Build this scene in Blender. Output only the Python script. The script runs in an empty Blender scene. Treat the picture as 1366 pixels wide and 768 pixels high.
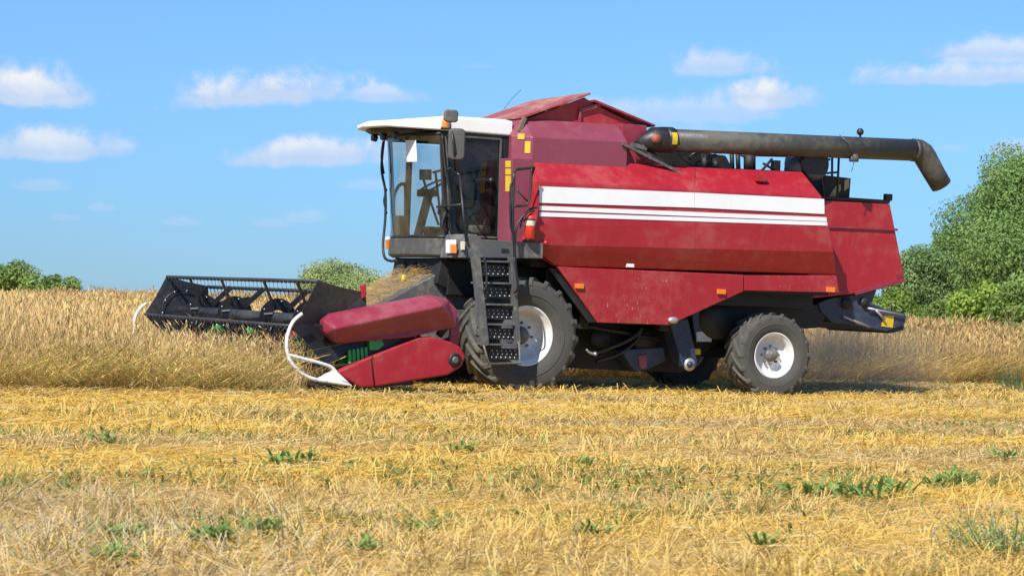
import bpy, math, random
import numpy as np
from mathutils import Vector, Matrix
rad = math.radians
S = bpy.context.scene
COL = S.collection

# ------------------------------------------------------------------ camera
CF, CTH, CPITCH, CROLL = 2900.0, rad(27), 0.0038, 0.03816
CC = np.array([-13.57347, -27.6056, 1.31688])
cd = np.array([math.sin(CTH) * math.cos(CPITCH), math.cos(CTH) * math.cos(CPITCH), math.sin(CPITCH)])
r0 = np.array([math.cos(CTH), -math.sin(CTH), 0.0])
u0 = np.cross(r0, cd)
cr = r0 * math.cos(CROLL) + u0 * math.sin(CROLL)
cu = -r0 * math.sin(CROLL) + u0 * math.cos(CROLL)
cam_data = bpy.data.cameras.new('camera')
cam = bpy.data.objects.new('camera', cam_data)
COL.objects.link(cam)
cam.matrix_world = Matrix(((cr[0], cu[0], -cd[0], CC[0]), (cr[1], cu[1], -cd[1], CC[1]),
                           (cr[2], cu[2], -cd[2], CC[2]), (0, 0, 0, 1)))
cam_data.sensor_width = 36
cam_data.lens = 36 * CF / 1366
cam_data.clip_start = 0.5
cam_data.clip_end = 8000
S.camera = cam
cam_data.dof.use_dof = True
cam_data.dof.focus_distance = 30.5
cam_data.dof.aperture_fstop = 7.0

def ray(px, py):
    return cd + cr * (px - 683) / CF - cu * (py - 384) / CF
def P(px, py, y):
    """point of the machine's own vertical plane y = const seen at a photo pixel (used to measure the photo)"""
    v = ray(px, py)
    return CC + v * ((y - CC[1]) / v[1])
def PX(px, py, x):
    v = ray(px, py)
    return CC + v * ((x - CC[0]) / v[0])

# ------------------------------------------------------------------ light
SUN_AZ, SUN_EL = rad(55), rad(44)          # azimuth from -y towards -x
sdir = Vector((-math.sin(SUN_AZ) * math.cos(SUN_EL), -math.cos(SUN_AZ) * math.cos(SUN_EL), math.sin(SUN_EL)))
sd = bpy.data.lights.new('sun', 'SUN')
sd.energy = 5.0
sd.angle = rad(0.53)
sd.color = (1.0, 0.955, 0.88)
sun = bpy.data.objects.new('sun', sd)
COL.objects.link(sun)
sun.rotation_euler = sdir.to_track_quat('Z', 'Y').to_euler()

W = bpy.data.worlds.new('World')
S.world = W
W.use_nodes = True
nt = W.node_tree
nt.nodes.clear()
class NB:
    """small node helper"""
    def __init__(s, nt): s.nt = nt
    def n(s, t, **kw):
        o = s.nt.nodes.new(t)
        for k, v in kw.items(): setattr(o, k, v)
        return o
    def link(s, a, b): s.nt.links.new(a, b)
    def put(s, sock, v):
        if isinstance(v, bpy.types.NodeSocket): s.link(v, sock)
        else: sock.default_value = v
    def m(s, op, a, b=None, c=None, clamp=False):
        o = s.n('ShaderNodeMath', operation=op, use_clamp=clamp)
        s.put(o.inputs[0], a)
        if b is not None: s.put(o.inputs[1], b)
        if c is not None: s.put(o.inputs[2], c)
        return o.outputs[0]
    def mix(s, f, a, b, mode='MIX'):
        o = s.n('ShaderNodeMix', data_type='RGBA', blend_type=mode)
        s.put(o.inputs[0], f)
        s.put(o.inputs[6], a if isinstance(a, bpy.types.NodeSocket) else (*a[:3], 1))
        s.put(o.inputs[7], b if isinstance(b, bpy.types.NodeSocket) else (*b[:3], 1))
        return o.outputs[2]
    def noise(s, vec, scale, detail=4, rough=0.55, dist=0.0):
        o = s.n('ShaderNodeTexNoise')
        if vec is not None: s.link(vec, o.inputs['Vector'])
        o.inputs['Scale'].default_value = scale
        o.inputs['Detail'].default_value = detail
        o.inputs['Roughness'].default_value = rough
        o.inputs['Distortion'].default_value = dist
        return o.outputs[0]
    def smooth(s, x, a, b):
        o = s.n('ShaderNodeMapRange', interpolation_type='SMOOTHSTEP')
        s.put(o.inputs[0], x)
        o.inputs[1].default_value = a; o.inputs[2].default_value = b
        o.inputs[3].default_value = 0; o.inputs[4].default_value = 1
        return o.outputs[0]
    def mapping(s, vec, scale, loc=(0, 0, 0)):
        o = s.n('ShaderNodeMapping')
        s.link(vec, o.inputs[0])
        o.inputs['Scale'].default_value = scale
        o.inputs['Location'].default_value = loc
        return o.outputs[0]

b = NB(nt)
out = b.n('ShaderNodeOutputWorld')
bg = b.n('ShaderNodeBackground')
sky = b.n('ShaderNodeTexSky', sky_type='NISHITA')
sky.sun_disc = False
sky.sun_elevation = SUN_EL
sky.sun_rotation = math.pi + SUN_AZ
sky.altitude = 200
sky.air_density = 1.0
sky.dust_density = 0.0
sky.ozone_density = 1.0
SKY_STRENGTH = 0.122
SKY_LOW, SKY_HIGH = (.17, .345, .72), (.36, .575, .85)      # clear air: less of the horizon's warm milkiness
CLOUD_W = 5.6                              # cloud brightness before the background strength
bg.inputs['Strength'].default_value = SKY_STRENGTH
tc = b.n('ShaderNodeTexCoord')
dirv = tc.outputs['Generated']
sep = b.n('ShaderNodeSeparateXYZ')
b.link(dirv, sep.inputs[0])
az = b.m('ARCTAN2', sep.outputs[0], sep.outputs[1])
el = b.m('ARCSINE', sep.outputs[2])
# cumulus clouds at fixed directions of the sky: (photo x, y of the base centre, half width, height, tilt, density)
CLOUDS = [(28, 128, 95, 44, 0.0, .95), (345, 132, 128, 46, .10, 1.05), (497, 131, 58, 20, 0, .60), (60, 203, 115, 36, .02, .78),
          (415, 211, 115, 38, .05, .85), (955, 92, 75, 34, .02, .72), (1025, 136, 70, 36, 0, .92), (915, 156, 140, 36, .03, .55),
          (1330, 76, 95, 30, 0, .70), (1290, 106, 140, 28, .02, .75), (815, 152, 55, 30, 0, .58), (55, 250, 34, 14, 0, .42),
          (405, 293, 32, 16, 0, .40), (242, 298, 28, 10, 0, .36), (365, 300, 30, 12, 0, .34), (135, 279, 22, 11, 0, .34),
          (1358, 203, 46, 22, 0, .55), (492, 250, 34, 12, 0, .40), (895, 176, 80, 18, 0, .42), (90, 292, 22, 8, 0, .3),
          (1265, 200, 30, 10, 0, .36), (640, 90, 30, 8, 0, .2), (700, 165, 60, 22, 0, .3)]
nz = b.noise(dirv, 70, 7, 0.62, 0.3)
nz2 = b.noise(dirv, 26, 3, 0.5)
nn = b.m('ADD', b.m('MULTIPLY', b.m('SUBTRACT', nz, 0.5), 1.45), b.m('MULTIPLY', b.m('SUBTRACT', nz2, 0.5), 0.9))
total = None; shade = None
for (px, py, w, h, tilt, dens) in CLOUDS:
    v = ray(px, py); v = v / np.linalg.norm(v)
    a0 = math.atan2(v[0], v[1]); e0 = math.asin(v[2])
    u = b.m('SUBTRACT', az, a0)
    du = b.m('DIVIDE', u, 1.12 * w / CF)
    dv0 = b.m('SUBTRACT', b.m('SUBTRACT', el, e0), b.m('MULTIPLY', u, tilt + CROLL * 0.6))
    up = b.m('DIVIDE', b.m('MAXIMUM', dv0, 0.0), h / CF)
    dn = b.m('DIVIDE', b.m('MINIMUM', dv0, 0.0), 0.34 * h / CF)
    rr = b.m('SQRT', b.m('ADD', b.m('MULTIPLY', du, du), b.m('ADD', b.m('MULTIPLY', up, up), b.m('MULTIPLY', dn, dn))))
    k = b.m('ADD', b.m('SUBTRACT', 1.0, rr), nn)
    c = b.m('MULTIPLY', b.smooth(k, -0.10, 0.58), min(1.0, dens * 1.05 if dens > .45 else dens * .75))
    total = c if total is None else b.m('MAXIMUM', total, c)
    sh = b.m('MULTIPLY', b.smooth(b.m('ADD', up, b.m('MULTIPLY', nn, 0.55)), -0.05, 0.75), c)
    shade = sh if shade is None else b.m('MAXIMUM', shade, sh)
skyc = b.mix(1.0, sky.outputs[0], b.mix(b.smooth(el, .16, .6), b.mix(b.smooth(el, -.03, .16), SKY_LOW, SKY_HIGH), (.62, .80, 1.0)), 'MULTIPLY')
lit = b.mix(shade, (CLOUD_W * .60, CLOUD_W * .76, CLOUD_W * 1.02), (CLOUD_W * 1.0, CLOUD_W * 1.01, CLOUD_W * 1.03))
b.link(b.mix(b.m('MINIMUM', total, 1.0), skyc, lit), bg.inputs['Color'])
b.link(bg.outputs[0], out.inputs[0])

S.view_settings.view_transform = 'Standard'
S.view_settings.look = 'None'
S.view_settings.exposure = 0.4
S.view_settings.gamma = 1.0
S.view_settings.use_curve_mapping = False
S.render.engine = 'CYCLES'
S.cycles.transparent_max_bounces = 24
S.cycles.max_bounces = 6

# ------------------------------------------------------------------ materials
def newmat(name):
    m = bpy.data.materials.new(name)
    m.use_nodes = True
    nb = NB(m.node_tree)
    p = m.node_tree.nodes['Principled BSDF']
    return m, nb, p
def paint(name, col, rough=.4, metal=0.0, dirt=(.36, .26, .15), amount=.25, var=.12, scale=2.5, chips=0.0, chipcol=(.6, .5, .4),
          coat=0.0, bump=0.0, streak=0.0, spec=.5):
    """painted or bare sheet with faded areas, a film of field dust, dust streaks and chips"""
    m, nb, p = newmat(name)
    tc = nb.n('ShaderNodeTexCoord').outputs['Object']
    n1 = nb.noise(tc, scale * .5, 4, .6)
    n2 = nb.noise(tc, scale * 4, 8, .7)
    c = nb.mix(nb.m('MULTIPLY', nb.smooth(n1, .3, .7), var * 2), col, [min(1, x * 1.25 + .02) for x in col])
    c = nb.mix(nb.m('MULTIPLY', nb.smooth(nb.noise(tc, scale * 1.3, 5, .6), .45, .75), var * 1.6), c, [x * .72 for x in col])
    d = nb.smooth(nb.m('ADD', nb.m('MULTIPLY', n1, .5), nb.m('MULTIPLY', n2, .5)), .46, .66)
    if streak:
        st = nb.noise(nb.mapping(tc, (9, 9, .8)), 2.0, 5, .65)
        d = nb.m('ADD', d, nb.m('MULTIPLY', nb.smooth(st, .5, .75), streak), clamp=True)
    dd = nb.m('MULTIPLY', d, amount, clamp=True)
    c = nb.mix(dd, c, dirt)
    if chips:
        mp = nb.n('ShaderNodeMapping'); nb.link(tc, mp.inputs[0]); mp.inputs['Rotation'].default_value = (0, rad(-25), 0); mp.inputs['Scale'].default_value = (22, 22, 7)
        ch = nb.smooth(nb.noise(mp.outputs[0], 2.2, 4, .65), .76 - chips * .12, .80 - chips * .12)
        ch = nb.m('MULTIPLY', ch, nb.smooth(nb.noise(tc, .9, 3, .6), .46, .62))
        c = nb.mix(nb.m('MULTIPLY', ch, .8), c, chipcol)
    nb.link(c, p.inputs['Base Color'])
    r = nb.m('ADD', nb.m('MULTIPLY', dd, .45), rough + 0.0, clamp=True)
    nb.link(nb.m('ADD', r, nb.m('MULTIPLY', nb.m('SUBTRACT', n2, .5), .15), clamp=True), p.inputs['Roughness'])
    p.inputs['Metallic'].default_value = metal
    p.inputs['Specular IOR Level'].default_value = spec
    if coat: p.inputs['Coat Weight'].default_value = coat
    if bump:
        bp = nb.n('ShaderNodeBump')
        bp.inputs['Strength'].default_value = bump
        bp.inputs['Distance'].default_value = .02
        nb.link(nb.noise(tc, 1.6, 3, .5), bp.inputs['Height'])
        nb.link(bp.outputs[0], p.inputs['Normal'])
    return m
def attr_mat(name, rough=.6, trans=.0, spec=.3, noise=0.0, sat=1.0):
    """per-plant colour carried by the mesh, for straw, stalks and leaves"""
    m, nb, p = newmat(name)
    a = nb.n('ShaderNodeAttribute', attribute_name='tint')
    nb.link(a.outputs['Color'], p.inputs['Base Color'])
    p.inputs['Roughness'].default_value = rough
    p.inputs['Specular IOR Level'].default_value = spec
    if trans:
        t = nb.n('ShaderNodeBsdfTranslucent')
        nb.link(a.outputs['Color'], t.inputs['Color'])
        mx = nb.n('ShaderNodeMixShader')
        mx.inputs[0].default_value = trans
        nb.link(p.outputs[0], mx.inputs[1]); nb.link(t.outputs[0], mx.inputs[2])
        nb.link(mx.outputs[0], m.node_tree.nodes['Material Output'].inputs[0])
    return m

RED = paint('red paint', (.335, .011, .022), .42, amount=.22, var=.16, dirt=(.42, .20, .14), scale=1.4, chips=.12, chipcol=(.62, .34, .3), bump=.12, streak=.25)
REDLOW = paint('scuffed red paint', (.32, .011, .021), .45, amount=.2, var=.16, dirt=(.45, .22, .16), scale=1.6, chips=1.0, chipcol=(.62, .36, .32), bump=.14, streak=.4)
PINK = paint('sun faded red paint', (.24, .022, .045), .38, amount=.2, var=.14, dirt=(.46, .24, .22), scale=1.1, bump=.1)
FADED = paint('dull plum paint', (.225, .046, .072), .36, amount=.16, var=.06, dirt=(.42, .25, .24), scale=.9, bump=.12, streak=.2)
ROOFRED = paint('dusty roof paint', (.30, .060, .060), .6, amount=.85, var=.2, dirt=(.42, .26, .18), scale=1.2)
WHITE = paint('white paint', (.80, .80, .77), .4, amount=.12, dirt=(.5, .45, .36), scale=2)
STRIPE = paint('white stripe paint', (.77, .78, .79), .4, amount=.14, dirt=(.6, .55, .5), scale=1.5, streak=.25)
RIM = paint('white wheel enamel', (.70, .70, .68), .4, amount=.5, dirt=(.45, .38, .28), scale=3)
BLACK = paint('black painted steel', (.012, .012, .015), .42, amount=.22, dirt=(.10, .085, .065), scale=3, spec=.5)
REELTUBE = paint('dark grey steel tube', (.030, .031, .034), .4, amount=.4, dirt=(.11, .10, .085), scale=3)
DARK = paint('dark chassis steel', (.009, .009, .010), .6, amount=.16, dirt=(.06, .05, .04), scale=3)
GREY = paint('dusty grey steel', (.085, .085, .085), .5, amount=.55, dirt=(.26, .23, .18), scale=3, streak=.3)
OLIVE = paint('dusty cab plastic', (.075, .072, .062), .55, amount=.6, dirt=(.20, .18, .14), scale=2)
AUGER = paint('dusty black auger steel', (.048, .047, .042), .5, amount=.75, dirt=(.115, .105, .08), scale=2.0, streak=.4)
NAVY = paint('dark blue paint', (.018, .030, .065), .45, amount=.35, dirt=(.12, .12, .13), scale=3, chips=.2, chipcol=(.4, .4, .4))
STEEL = paint('worn bare steel', (.45, .45, .44), .4, metal=.6, amount=.5, dirt=(.3, .27, .22), scale=6)
YEL = paint('yellow sticker', (.62, .42, .02), .5, amount=.25, dirt=(.4, .28, .1), scale=14)
ORANGE = paint('orange lens', (.75, .20, .015), .25, amount=.1, scale=5)
GREEN = paint('green machine paint', (.01, .33, .07), .4, amount=.15, scale=4)
EXTRED = paint('fire extinguisher red', (.62, .04, .02), .3, amount=.1, scale=5)
CREAM = paint('cream plastic', (.62, .56, .42), .5, amount=.2, scale=4)
RUBBER = paint('dusty tyre rubber', (.075, .071, .062), .8, amount=.45, dirt=(.115, .105, .085), var=.08, scale=2.2, spec=.25)
TREAD = paint('tyre rubber', (.085, .082, .074), .8, amount=.8, dirt=(.20, .175, .125), var=.1, scale=5, spec=.2)
HOSE = paint('black hose rubber', (.012, .012, .012), .5, amount=.3, dirt=(.1, .09, .07), scale=5)
LENS = paint('clear lamp lens', (.85, .83, .78), .15, amount=.1, scale=5)
BROWN = paint('brown fabric', (.14, .10, .07), .85, amount=.3, scale=4)
PAPER = paint('paper', (.8, .8, .8), .8, amount=.05, scale=5)

def glass_mat(name, tint, dustc, dust):
    m, nb, p = newmat(name)
    tr = nb.n('ShaderNodeBsdfTransparent'); tr.inputs[0].default_value = (*tint, 1)
    gl = nb.n('ShaderNodeBsdfGlossy'); gl.inputs['Roughness'].default_value = .03
    fr = nb.n('ShaderNodeFresnel'); fr.inputs[0].default_value = 1.45
    m1 = nb.n('ShaderNodeMixShader')
    nb.link(fr.outputs[0], m1.inputs[0]); nb.link(tr.outputs[0], m1.inputs[1]); nb.link(gl.outputs[0], m1.inputs[2])
    df = nb.n('ShaderNodeBsdfDiffuse'); df.inputs[0].default_value = (*dustc, 1)
    tc = nb.n('ShaderNodeTexCoord').outputs['Object']
    n = nb.m('MULTIPLY', nb.smooth(nb.noise(tc, 3.5, 6, .65), .25, .75), dust)
    m2 = nb.n('ShaderNodeMixShader')
    nb.link(n, m2.inputs[0]); nb.link(m1.outputs[0], m2.inputs[1]); nb.link(df.outputs[0], m2.inputs[2])
    nb.link(m2.outputs[0], m.node_tree.nodes['Material Output'].inputs[0])
    return m
GLASS = glass_mat('dusty cab glass', (.80, .84, .83), (.42, .39, .31), .13)
DOORGLASS = glass_mat('tinted door glass', (.40, .42, .39), (.30, .28, .23), .07)
mirror_m, nb_, p_ = newmat('mirror back'); 

STALK = attr_mat('ripe stalks', .55, .30, .35)
STRAW = attr_mat('straw', .5, .12, .4)
LEAF = attr_mat('leaves', .55, .38, .35)
BARK = paint('bark', (.10, .075, .05), .9, amount=.4, dirt=(.16, .14, .1), scale=5)

# ------------------------------------------------------------------ mesh helpers
class MB:
    def __init__(s): s.v = []; s.f = []; s.s = []
    def add(s, vs, fs, smooth=False):
        o = len(s.v)
        s.v += [tuple(float(c) for c in v) for v in vs]
        s.f += [tuple(i + o for i in f) for f in fs]
        s.s += [smooth] * len(fs)
        return s
    def box(s, x0, x1, y0, y1, z0, z1):
        v = [(x, y, z) for x in (x0, x1) for y in (y0, y1) for z in (z0, z1)]
        return s.add(v, [(0, 1, 3, 2), (4, 6, 7, 5), (0, 4, 5, 1), (2, 3, 7, 6), (0, 2, 6, 4), (1, 5, 7, 3)])
    def prism(s, pts, off):
        """closed outline pts pushed by off"""
        n = len(pts); pts = [np.array(p, float) for p in pts]; off = np.array(off, float)
        v = pts + [p + off for p in pts]
        f = [tuple(range(n)), tuple(range(2 * n - 1, n - 1, -1))] + [(i, i + n, (i + 1) % n + n, (i + 1) % n) for i in range(n)]
        return s.add(v, f)
    def xz(s, pts, y0, y1):
        return s.prism([(x, y0, z) for x, z in pts], (0, y1 - y0, 0))
    def pp(s, pix, y, depth):
        return s.prism([P(px, py, y) for px, py in pix], (0, depth, 0))
    def bar(s, a, c, w, h=None):
        a = np.array(a, float); c = np.array(c, float); h = h or w
        d = c - a; d /= np.linalg.norm(d)
        up = np.array([0, 0, 1.0]) if abs(d[2]) < .9 else np.array([0, 1.0, 0])
        e = np.cross(d, up); e /= np.linalg.norm(e); g = np.cross(e, d)
        r = [a + e * sx * w / 2 + g * sz * h / 2 for sx, sz in ((-1, -1), (1, -1), (1, 1), (-1, 1))]
        return s.prism(r, c - a)
    def tube(s, pts, r, n=10, smooth=True, closed=False):
        pts = [np.array(p, float) for p in pts]
        rs = r if isinstance(r, (list, tuple)) else [r] * len(pts)
        rings = []; e = None
        for i, p in enumerate(pts):
            a = pts[max(i - 1, 0)]; c = pts[min(i + 1, len(pts) - 1)]
            d = c - a; d /= np.linalg.norm(d)
            if e is None:
                up = np.array([0, 0, 1.0]) if abs(d[2]) < .9 else np.array([1.0, 0, 0])
                e = np.cross(d, up)
            e = e - d * (e @ d); e /= np.linalg.norm(e); g = np.cross(d, e)
            rings.append([p + (e * math.cos(t) + g * math.sin(t)) * rs[i] for t in np.linspace(0, 2 * math.pi, n, endpoint=False)])
        return s.loft(rings, smooth)
    def loft(s, rings, smooth=False, caps=True):
        n = len(rings[0]); v = [p for r in rings for p in r]; f = []
        for k in range(len(rings) - 1):
            for i in range(n):
                j = (i + 1) % n
                f.append((k * n + i, k * n + j, (k + 1) * n + j, (k + 1) * n + i))
        o = len(s.v)
        s.add(v, f, smooth)
        if caps:
            s.f += [tuple(o + i for i in range(n - 1, -1, -1)), tuple(o + (len(rings) - 1) * n + i for i in range(n))]
            s.s += [False, False]
        return s
    def lathe(s, prof, n=32, c=(0, 0, 0), smooth=True, caps=False, axis='y'):
        """prof: (radius, offset along the axis)"""
        def pt(r, o, t):
            if axis == 'y': return (c[0] + r * math.cos(t), c[1] + o, c[2] + r * math.sin(t))
            if axis == 'z': return (c[0] + r * math.cos(t), c[1] + r * math.sin(t), c[2] + o)
            return (c[0] + o, c[1] + r * math.cos(t), c[2] + r * math.sin(t))
        return s.loft([[pt(r, o, 2 * math.pi * i / n) for i in range(n)] for r, o in prof], smooth, caps)
    def ball(s, c, r, n=12, sq=(1, 1, 1)):
        k = n // 2
        prof = [(max(1e-4, math.sin(math.pi * i / k)) , -math.cos(math.pi * i / k)) for i in range(k + 1)]
        o = len(s.v)
        s.lathe([(a * r, bb * r) for a, bb in prof], n, (0, 0, 0), True, False, 'z')
        for i in range(o, len(s.v)):
            x, y, z = s.v[i]
            s.v[i] = (c[0] + x * sq[0], c[1] + y * sq[1], c[2] + z * sq[2])
        return s
    def build(s, name, mat, parent=None, bevel=0.0, seg=2, loc=None, solid=0.0):
        me = bpy.data.meshes.new(name)
        me.from_pydata(s.v, [], s.f)
        me.polygons.foreach_set('use_smooth', s.s)
        me.materials.append(mat)
        import bmesh
        bm = bmesh.new(); bm.from_mesh(me)
        bmesh.ops.recalc_face_normals(bm, faces=bm.faces)
        bm.to_mesh(me); bm.free()
        o = bpy.data.objects.new(name, me)
        COL.objects.link(o)
        if parent: o.parent = parent
        if loc is not None: o.location = loc
        if solid:
            md = o.modifiers.new('thickness', 'SOLIDIFY'); md.thickness = solid; md.offset = 0
        if bevel:
            md = o.modifiers.new('bevel', 'BEVEL'); md.width = bevel; md.segments = seg; md.limit_method = 'ANGLE'; md.angle_limit = rad(35)
            md.harden_normals = False
        return o
def each(m, name, mat, parent=None, **kw):
    """every separate piece of m becomes a part of its own"""
    n = len(m.v); par = list(range(n))
    def root(i):
        while par[i] != i: par[i] = par[par[i]]; i = par[i]
        return i
    for f in m.f:
        for i in f[1:]: par[root(i)] = root(f[0])
    groups = {}
    for k, f in enumerate(m.f): groups.setdefault(root(f[0]), []).append(k)
    res = []
    for ks in groups.values():
        q = MB(); used = {}
        for k in ks:
            for i in m.f[k]:
                if i not in used: used[i] = len(q.v); q.v.append(m.v[i])
            q.f.append(tuple(used[i] for i in m.f[k])); q.s.append(m.s[k])
        res.append(q.build(name, mat, parent, **kw))
    return res
def tag(o, label=None, cat=None, group=None, kind=None):
    if label: o['label'] = label
    if cat: o['category'] = cat
    if group: o['group'] = group
    if kind: o['kind'] = kind
    return o
def empty(name, loc=(0, 0, 0)):
    o = bpy.data.objects.new(name, None)
    COL.objects.link(o); o.location = loc; o.empty_display_size = .3
    return o
def copy_child(o, parent):
    c = o.copy(); COL.objects.link(c); c.parent = parent
    for k in list(o.children): copy_child(k, c)
    return c
def arc(p0, p1, p2, n=8):
    p0, p1, p2 = (np.array(p, float) for p in (p0, p1, p2))
    return [p0 * (1 - t) ** 2 + p1 * 2 * t * (1 - t) + p2 * t * t for t in np.linspace(0, 1, n)]
def smoothline(pts, sub=5):
    pts = [np.array(p, float) for p in pts]; q = [pts[0]] + pts + [pts[-1]]; out = []
    for i in range(1, len(q) - 2):
        a, b_, c, d = q[i - 1], q[i], q[i + 1], q[i + 2]
        for t in np.linspace(0, 1, sub, endpoint=False):
            out.append(.5 * ((2 * b_) + (c - a) * t + (2 * a - 5 * b_ + 4 * c - d) * t * t + (-a + 3 * b_ - 3 * c + d) * t ** 3))
    out.append(pts[-1])
    return out

# ------------------------------------------------------------------ ground
rng = np.random.default_rng(7)
def vnoise(x, y, seed=0):
    x = np.asarray(x, float); y = np.asarray(y, float)
    xi = np.floor(x).astype(np.int64); yi = np.floor(y).astype(np.int64)
    fx = x - xi; fy = y - yi
    fx = fx * fx * (3 - 2 * fx); fy = fy * fy * (3 - 2 * fy)
    def hsh(a, c):
        n = (a * 374761393 + c * 668265263 + seed * 982451653) & 0x7fffffff
        n = ((n ^ (n >> 13)) * 1274126177) & 0x7fffffff
        return ((n ^ (n >> 16)) & 0xffff) / 65535.0
    return (hsh(xi, yi) * (1 - fx) + hsh(xi + 1, yi) * fx) * (1 - fy) + (hsh(xi, yi + 1) * (1 - fx) + hsh(xi + 1, yi + 1) * fx) * fy
def height(x, y):
    x = np.asarray(x, float); y = np.asarray(y, float)
    r = np.hypot(x - CC[0], y - CC[1])
    t = np.clip(r - 60, 0, None)
    drop = np.where(t < 20, .03 * t * t / 40, .03 * (t - 10))
    drop = np.where(t > 200, .03 * 190 + .01 * (t - 200), drop)
    near = np.clip((60 - r) / 30, 0, 1)
    bumps = (vnoise(x * .35, y * 1.3, 3) - .5) * .07 + (vnoise(x * 2.2, y * 2.6, 4) - .5) * .04
    flat = np.clip((np.abs(y) - 2.2) / 1.5, 0, 1)             # wheel track of the machine stays level
    return -drop + bumps * near * (.15 + .85 * flat)

def axis_coords(lo, hi, step, far):
    c = list(np.arange(lo, hi + 1e-6, step)); d = step
    while c[-1] < far: d *= 1.35; c.append(c[-1] + d)
    d = step
    while c[0] > -far: d *= 1.35; c.insert(0, c[0] - d)
    return np.array(c)
gx = axis_coords(-16, 22, .22, 4200); gy = axis_coords(-20, 16, .22, 4200)
GX, GY = np.meshgrid(gx, gy)
GZ = height(GX, GY)
def fast_mesh(name, V, F, mat, tint=None, smooth=False):
    """numpy arrays -> one mesh object (F is an n x 4 or n x 3 array)"""
    me = bpy.data.meshes.new(name)
    k = F.shape[1]
    me.vertices.add(len(V)); me.vertices.foreach_set('co', np.ascontiguousarray(V, np.float32).ravel())
    me.loops.add(F.size); me.loops.foreach_set('vertex_index', np.ascontiguousarray(F, np.int32).ravel())
    me.polygons.add(len(F))
    me.polygons.foreach_set('loop_start', np.arange(0, F.size, k, dtype=np.int32))
    if smooth: me.polygons.foreach_set('use_smooth', np.ones(len(F), bool))
    me.update(calc_edges=True)
    if tint is not None:
        a = me.attributes.new('tint', 'FLOAT_COLOR', 'POINT')
        a.data.foreach_set('color', np.ascontiguousarray(np.c_[tint, np.ones(len(tint))], np.float32).ravel())
    me.materials.append(mat)
    o = bpy.data.objects.new(name, me)
    COL.objects.link(o)
    return o
ny, nx = GX.shape
idx = np.arange(nx * ny).reshape(ny, nx)
GF = np.stack([idx[:-1, :-1], idx[:-1, 1:], idx[1:, 1:], idx[1:, :-1]], -1).reshape(-1, 4)
m_, nb, p = newmat('stubble soil')
tcg = nb.n('ShaderNodeTexCoord').outputs['Object']
g1 = nb.noise(nb.mapping(tcg, (.35, 1.2, 1)), 1.0, 5, .6)
g2 = nb.noise(tcg, 14, 8, .75)
gc = nb.mix(nb.smooth(g2, .3, .7), (.30, .205, .075), (.66, .46, .15))
gc = nb.mix(nb.m('MULTIPLY', nb.smooth(g1, .45, .7), .5), gc, (.52, .385, .17))
nb.link(gc, p.inputs['Base Color'])
p.inputs['Roughness'].default_value = .9
p.inputs['Specular IOR Level'].default_value = .1
ground = fast_mesh('ground', np.stack([GX.ravel(), GY.ravel(), GZ.ravel()], -1), GF, m_, smooth=True)
tag(ground, kind='structure')

# ------------------------------------------------------------------ the harvester
CH = empty('combine_harvester')
tag(CH, 'red combine harvester with white stripes, white cab roof and black cutting reel', 'combine harvester')

# --- chassis
m = MB()
m.box(.45, 4.9, -1.12, 1.12, 1.30, 1.72)
m.xz([(.9, .34), (3.0, .30), (3.5, .7), (4.6, 1.3), (.6, 1.3), (.5, .9)], -.62, .62)  # chassis box, deepened to fill the dark space under the belly
m.box(-.9, .449, -.8, .8, 1.3, 1.78)
m.xz([(3.0, .85), (5.2, 1.02), (5.5, 1.38), (3.0, 1.298)], -.84, .84)  # filler block added so the space under the rear body stays dark
m.box(2.3, 2.55, -1.1, 1.1, .9, 1.298); m.box(1.0, 1.15, -1.1, 1.1, .9, 1.298)
m.build('chassis', DARK, CH, .01)
m = MB(); m.box(-.35, .35, -.88, .88, .62, .98); m.build('front_axle', DARK, CH, .02)
m = MB(); m.box(3.94, 4.22, -.98, .98, .52, .70); m.box(4.0, 4.16, -.15, .15, .701, 1.05); m.build('rear_axle', DARK, CH, .02)
# body core between the side panels
m = MB(); m.xz([(.16, 1.73), (4.75, 1.73), (4.75, 2.72), (3.2, 2.95), (.16, 2.95)], -1.19, 1.19)
m.build('body_core', DARK, CH)
# --- upper side panels with stripes
def side_rows(ya):
    pass
def strip_panel(rows, name, mat, depth=.05, bevel=.012):
    """rows from top to bottom: (left pixel, right pixel, y); a folded sheet with real thickness"""
    m = MB()
    L = [P(*a, y) for a, c, y in rows]; R = [P(*c, y) for a, c, y in rows]
    n = len(rows)
    back = [np.array([0, depth, 0])] * n
    V = L + R + [p + q for p, q in zip(L, back)] + [p + q for p, q in zip(R, back)]
    F = []
    for i in range(n - 1):
        F.append((i, i + 1, n + i + 1, n + i))
        F.append((2 * n + i, 3 * n + i, 3 * n + i + 1, 2 * n + i + 1))
        F.append((i, 2 * n + i, 2 * n + i + 1, i + 1))
        F.append((n + i, n + i + 1, 3 * n + i + 1, 3 * n + i))
    F.append((0, n, 3 * n, 2 * n)); F.append((n - 1, 3 * n - 1, 4 * n - 1, 2 * n - 1))
    m.add(V, F)
    return m
YT, YM, YB = -1.16, -1.53, -1.385
m = strip_panel([((713, 212), (1070, 229), YT), ((718, 242), (1096, 262), YM - .0), ((716, 300), (1106, 303), YM - .02),
                 ((702, 326), (1112, 336), YM), ((742, 355), (1116, 366), YB)], 'side_panel', RED)
m.prism([P(702, 326.5, YM + .004), P(694, 343, YM + .004), P(723, 345, YM + .004), P(742, 356, YB - .004)], (0, .04, 0))
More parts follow.
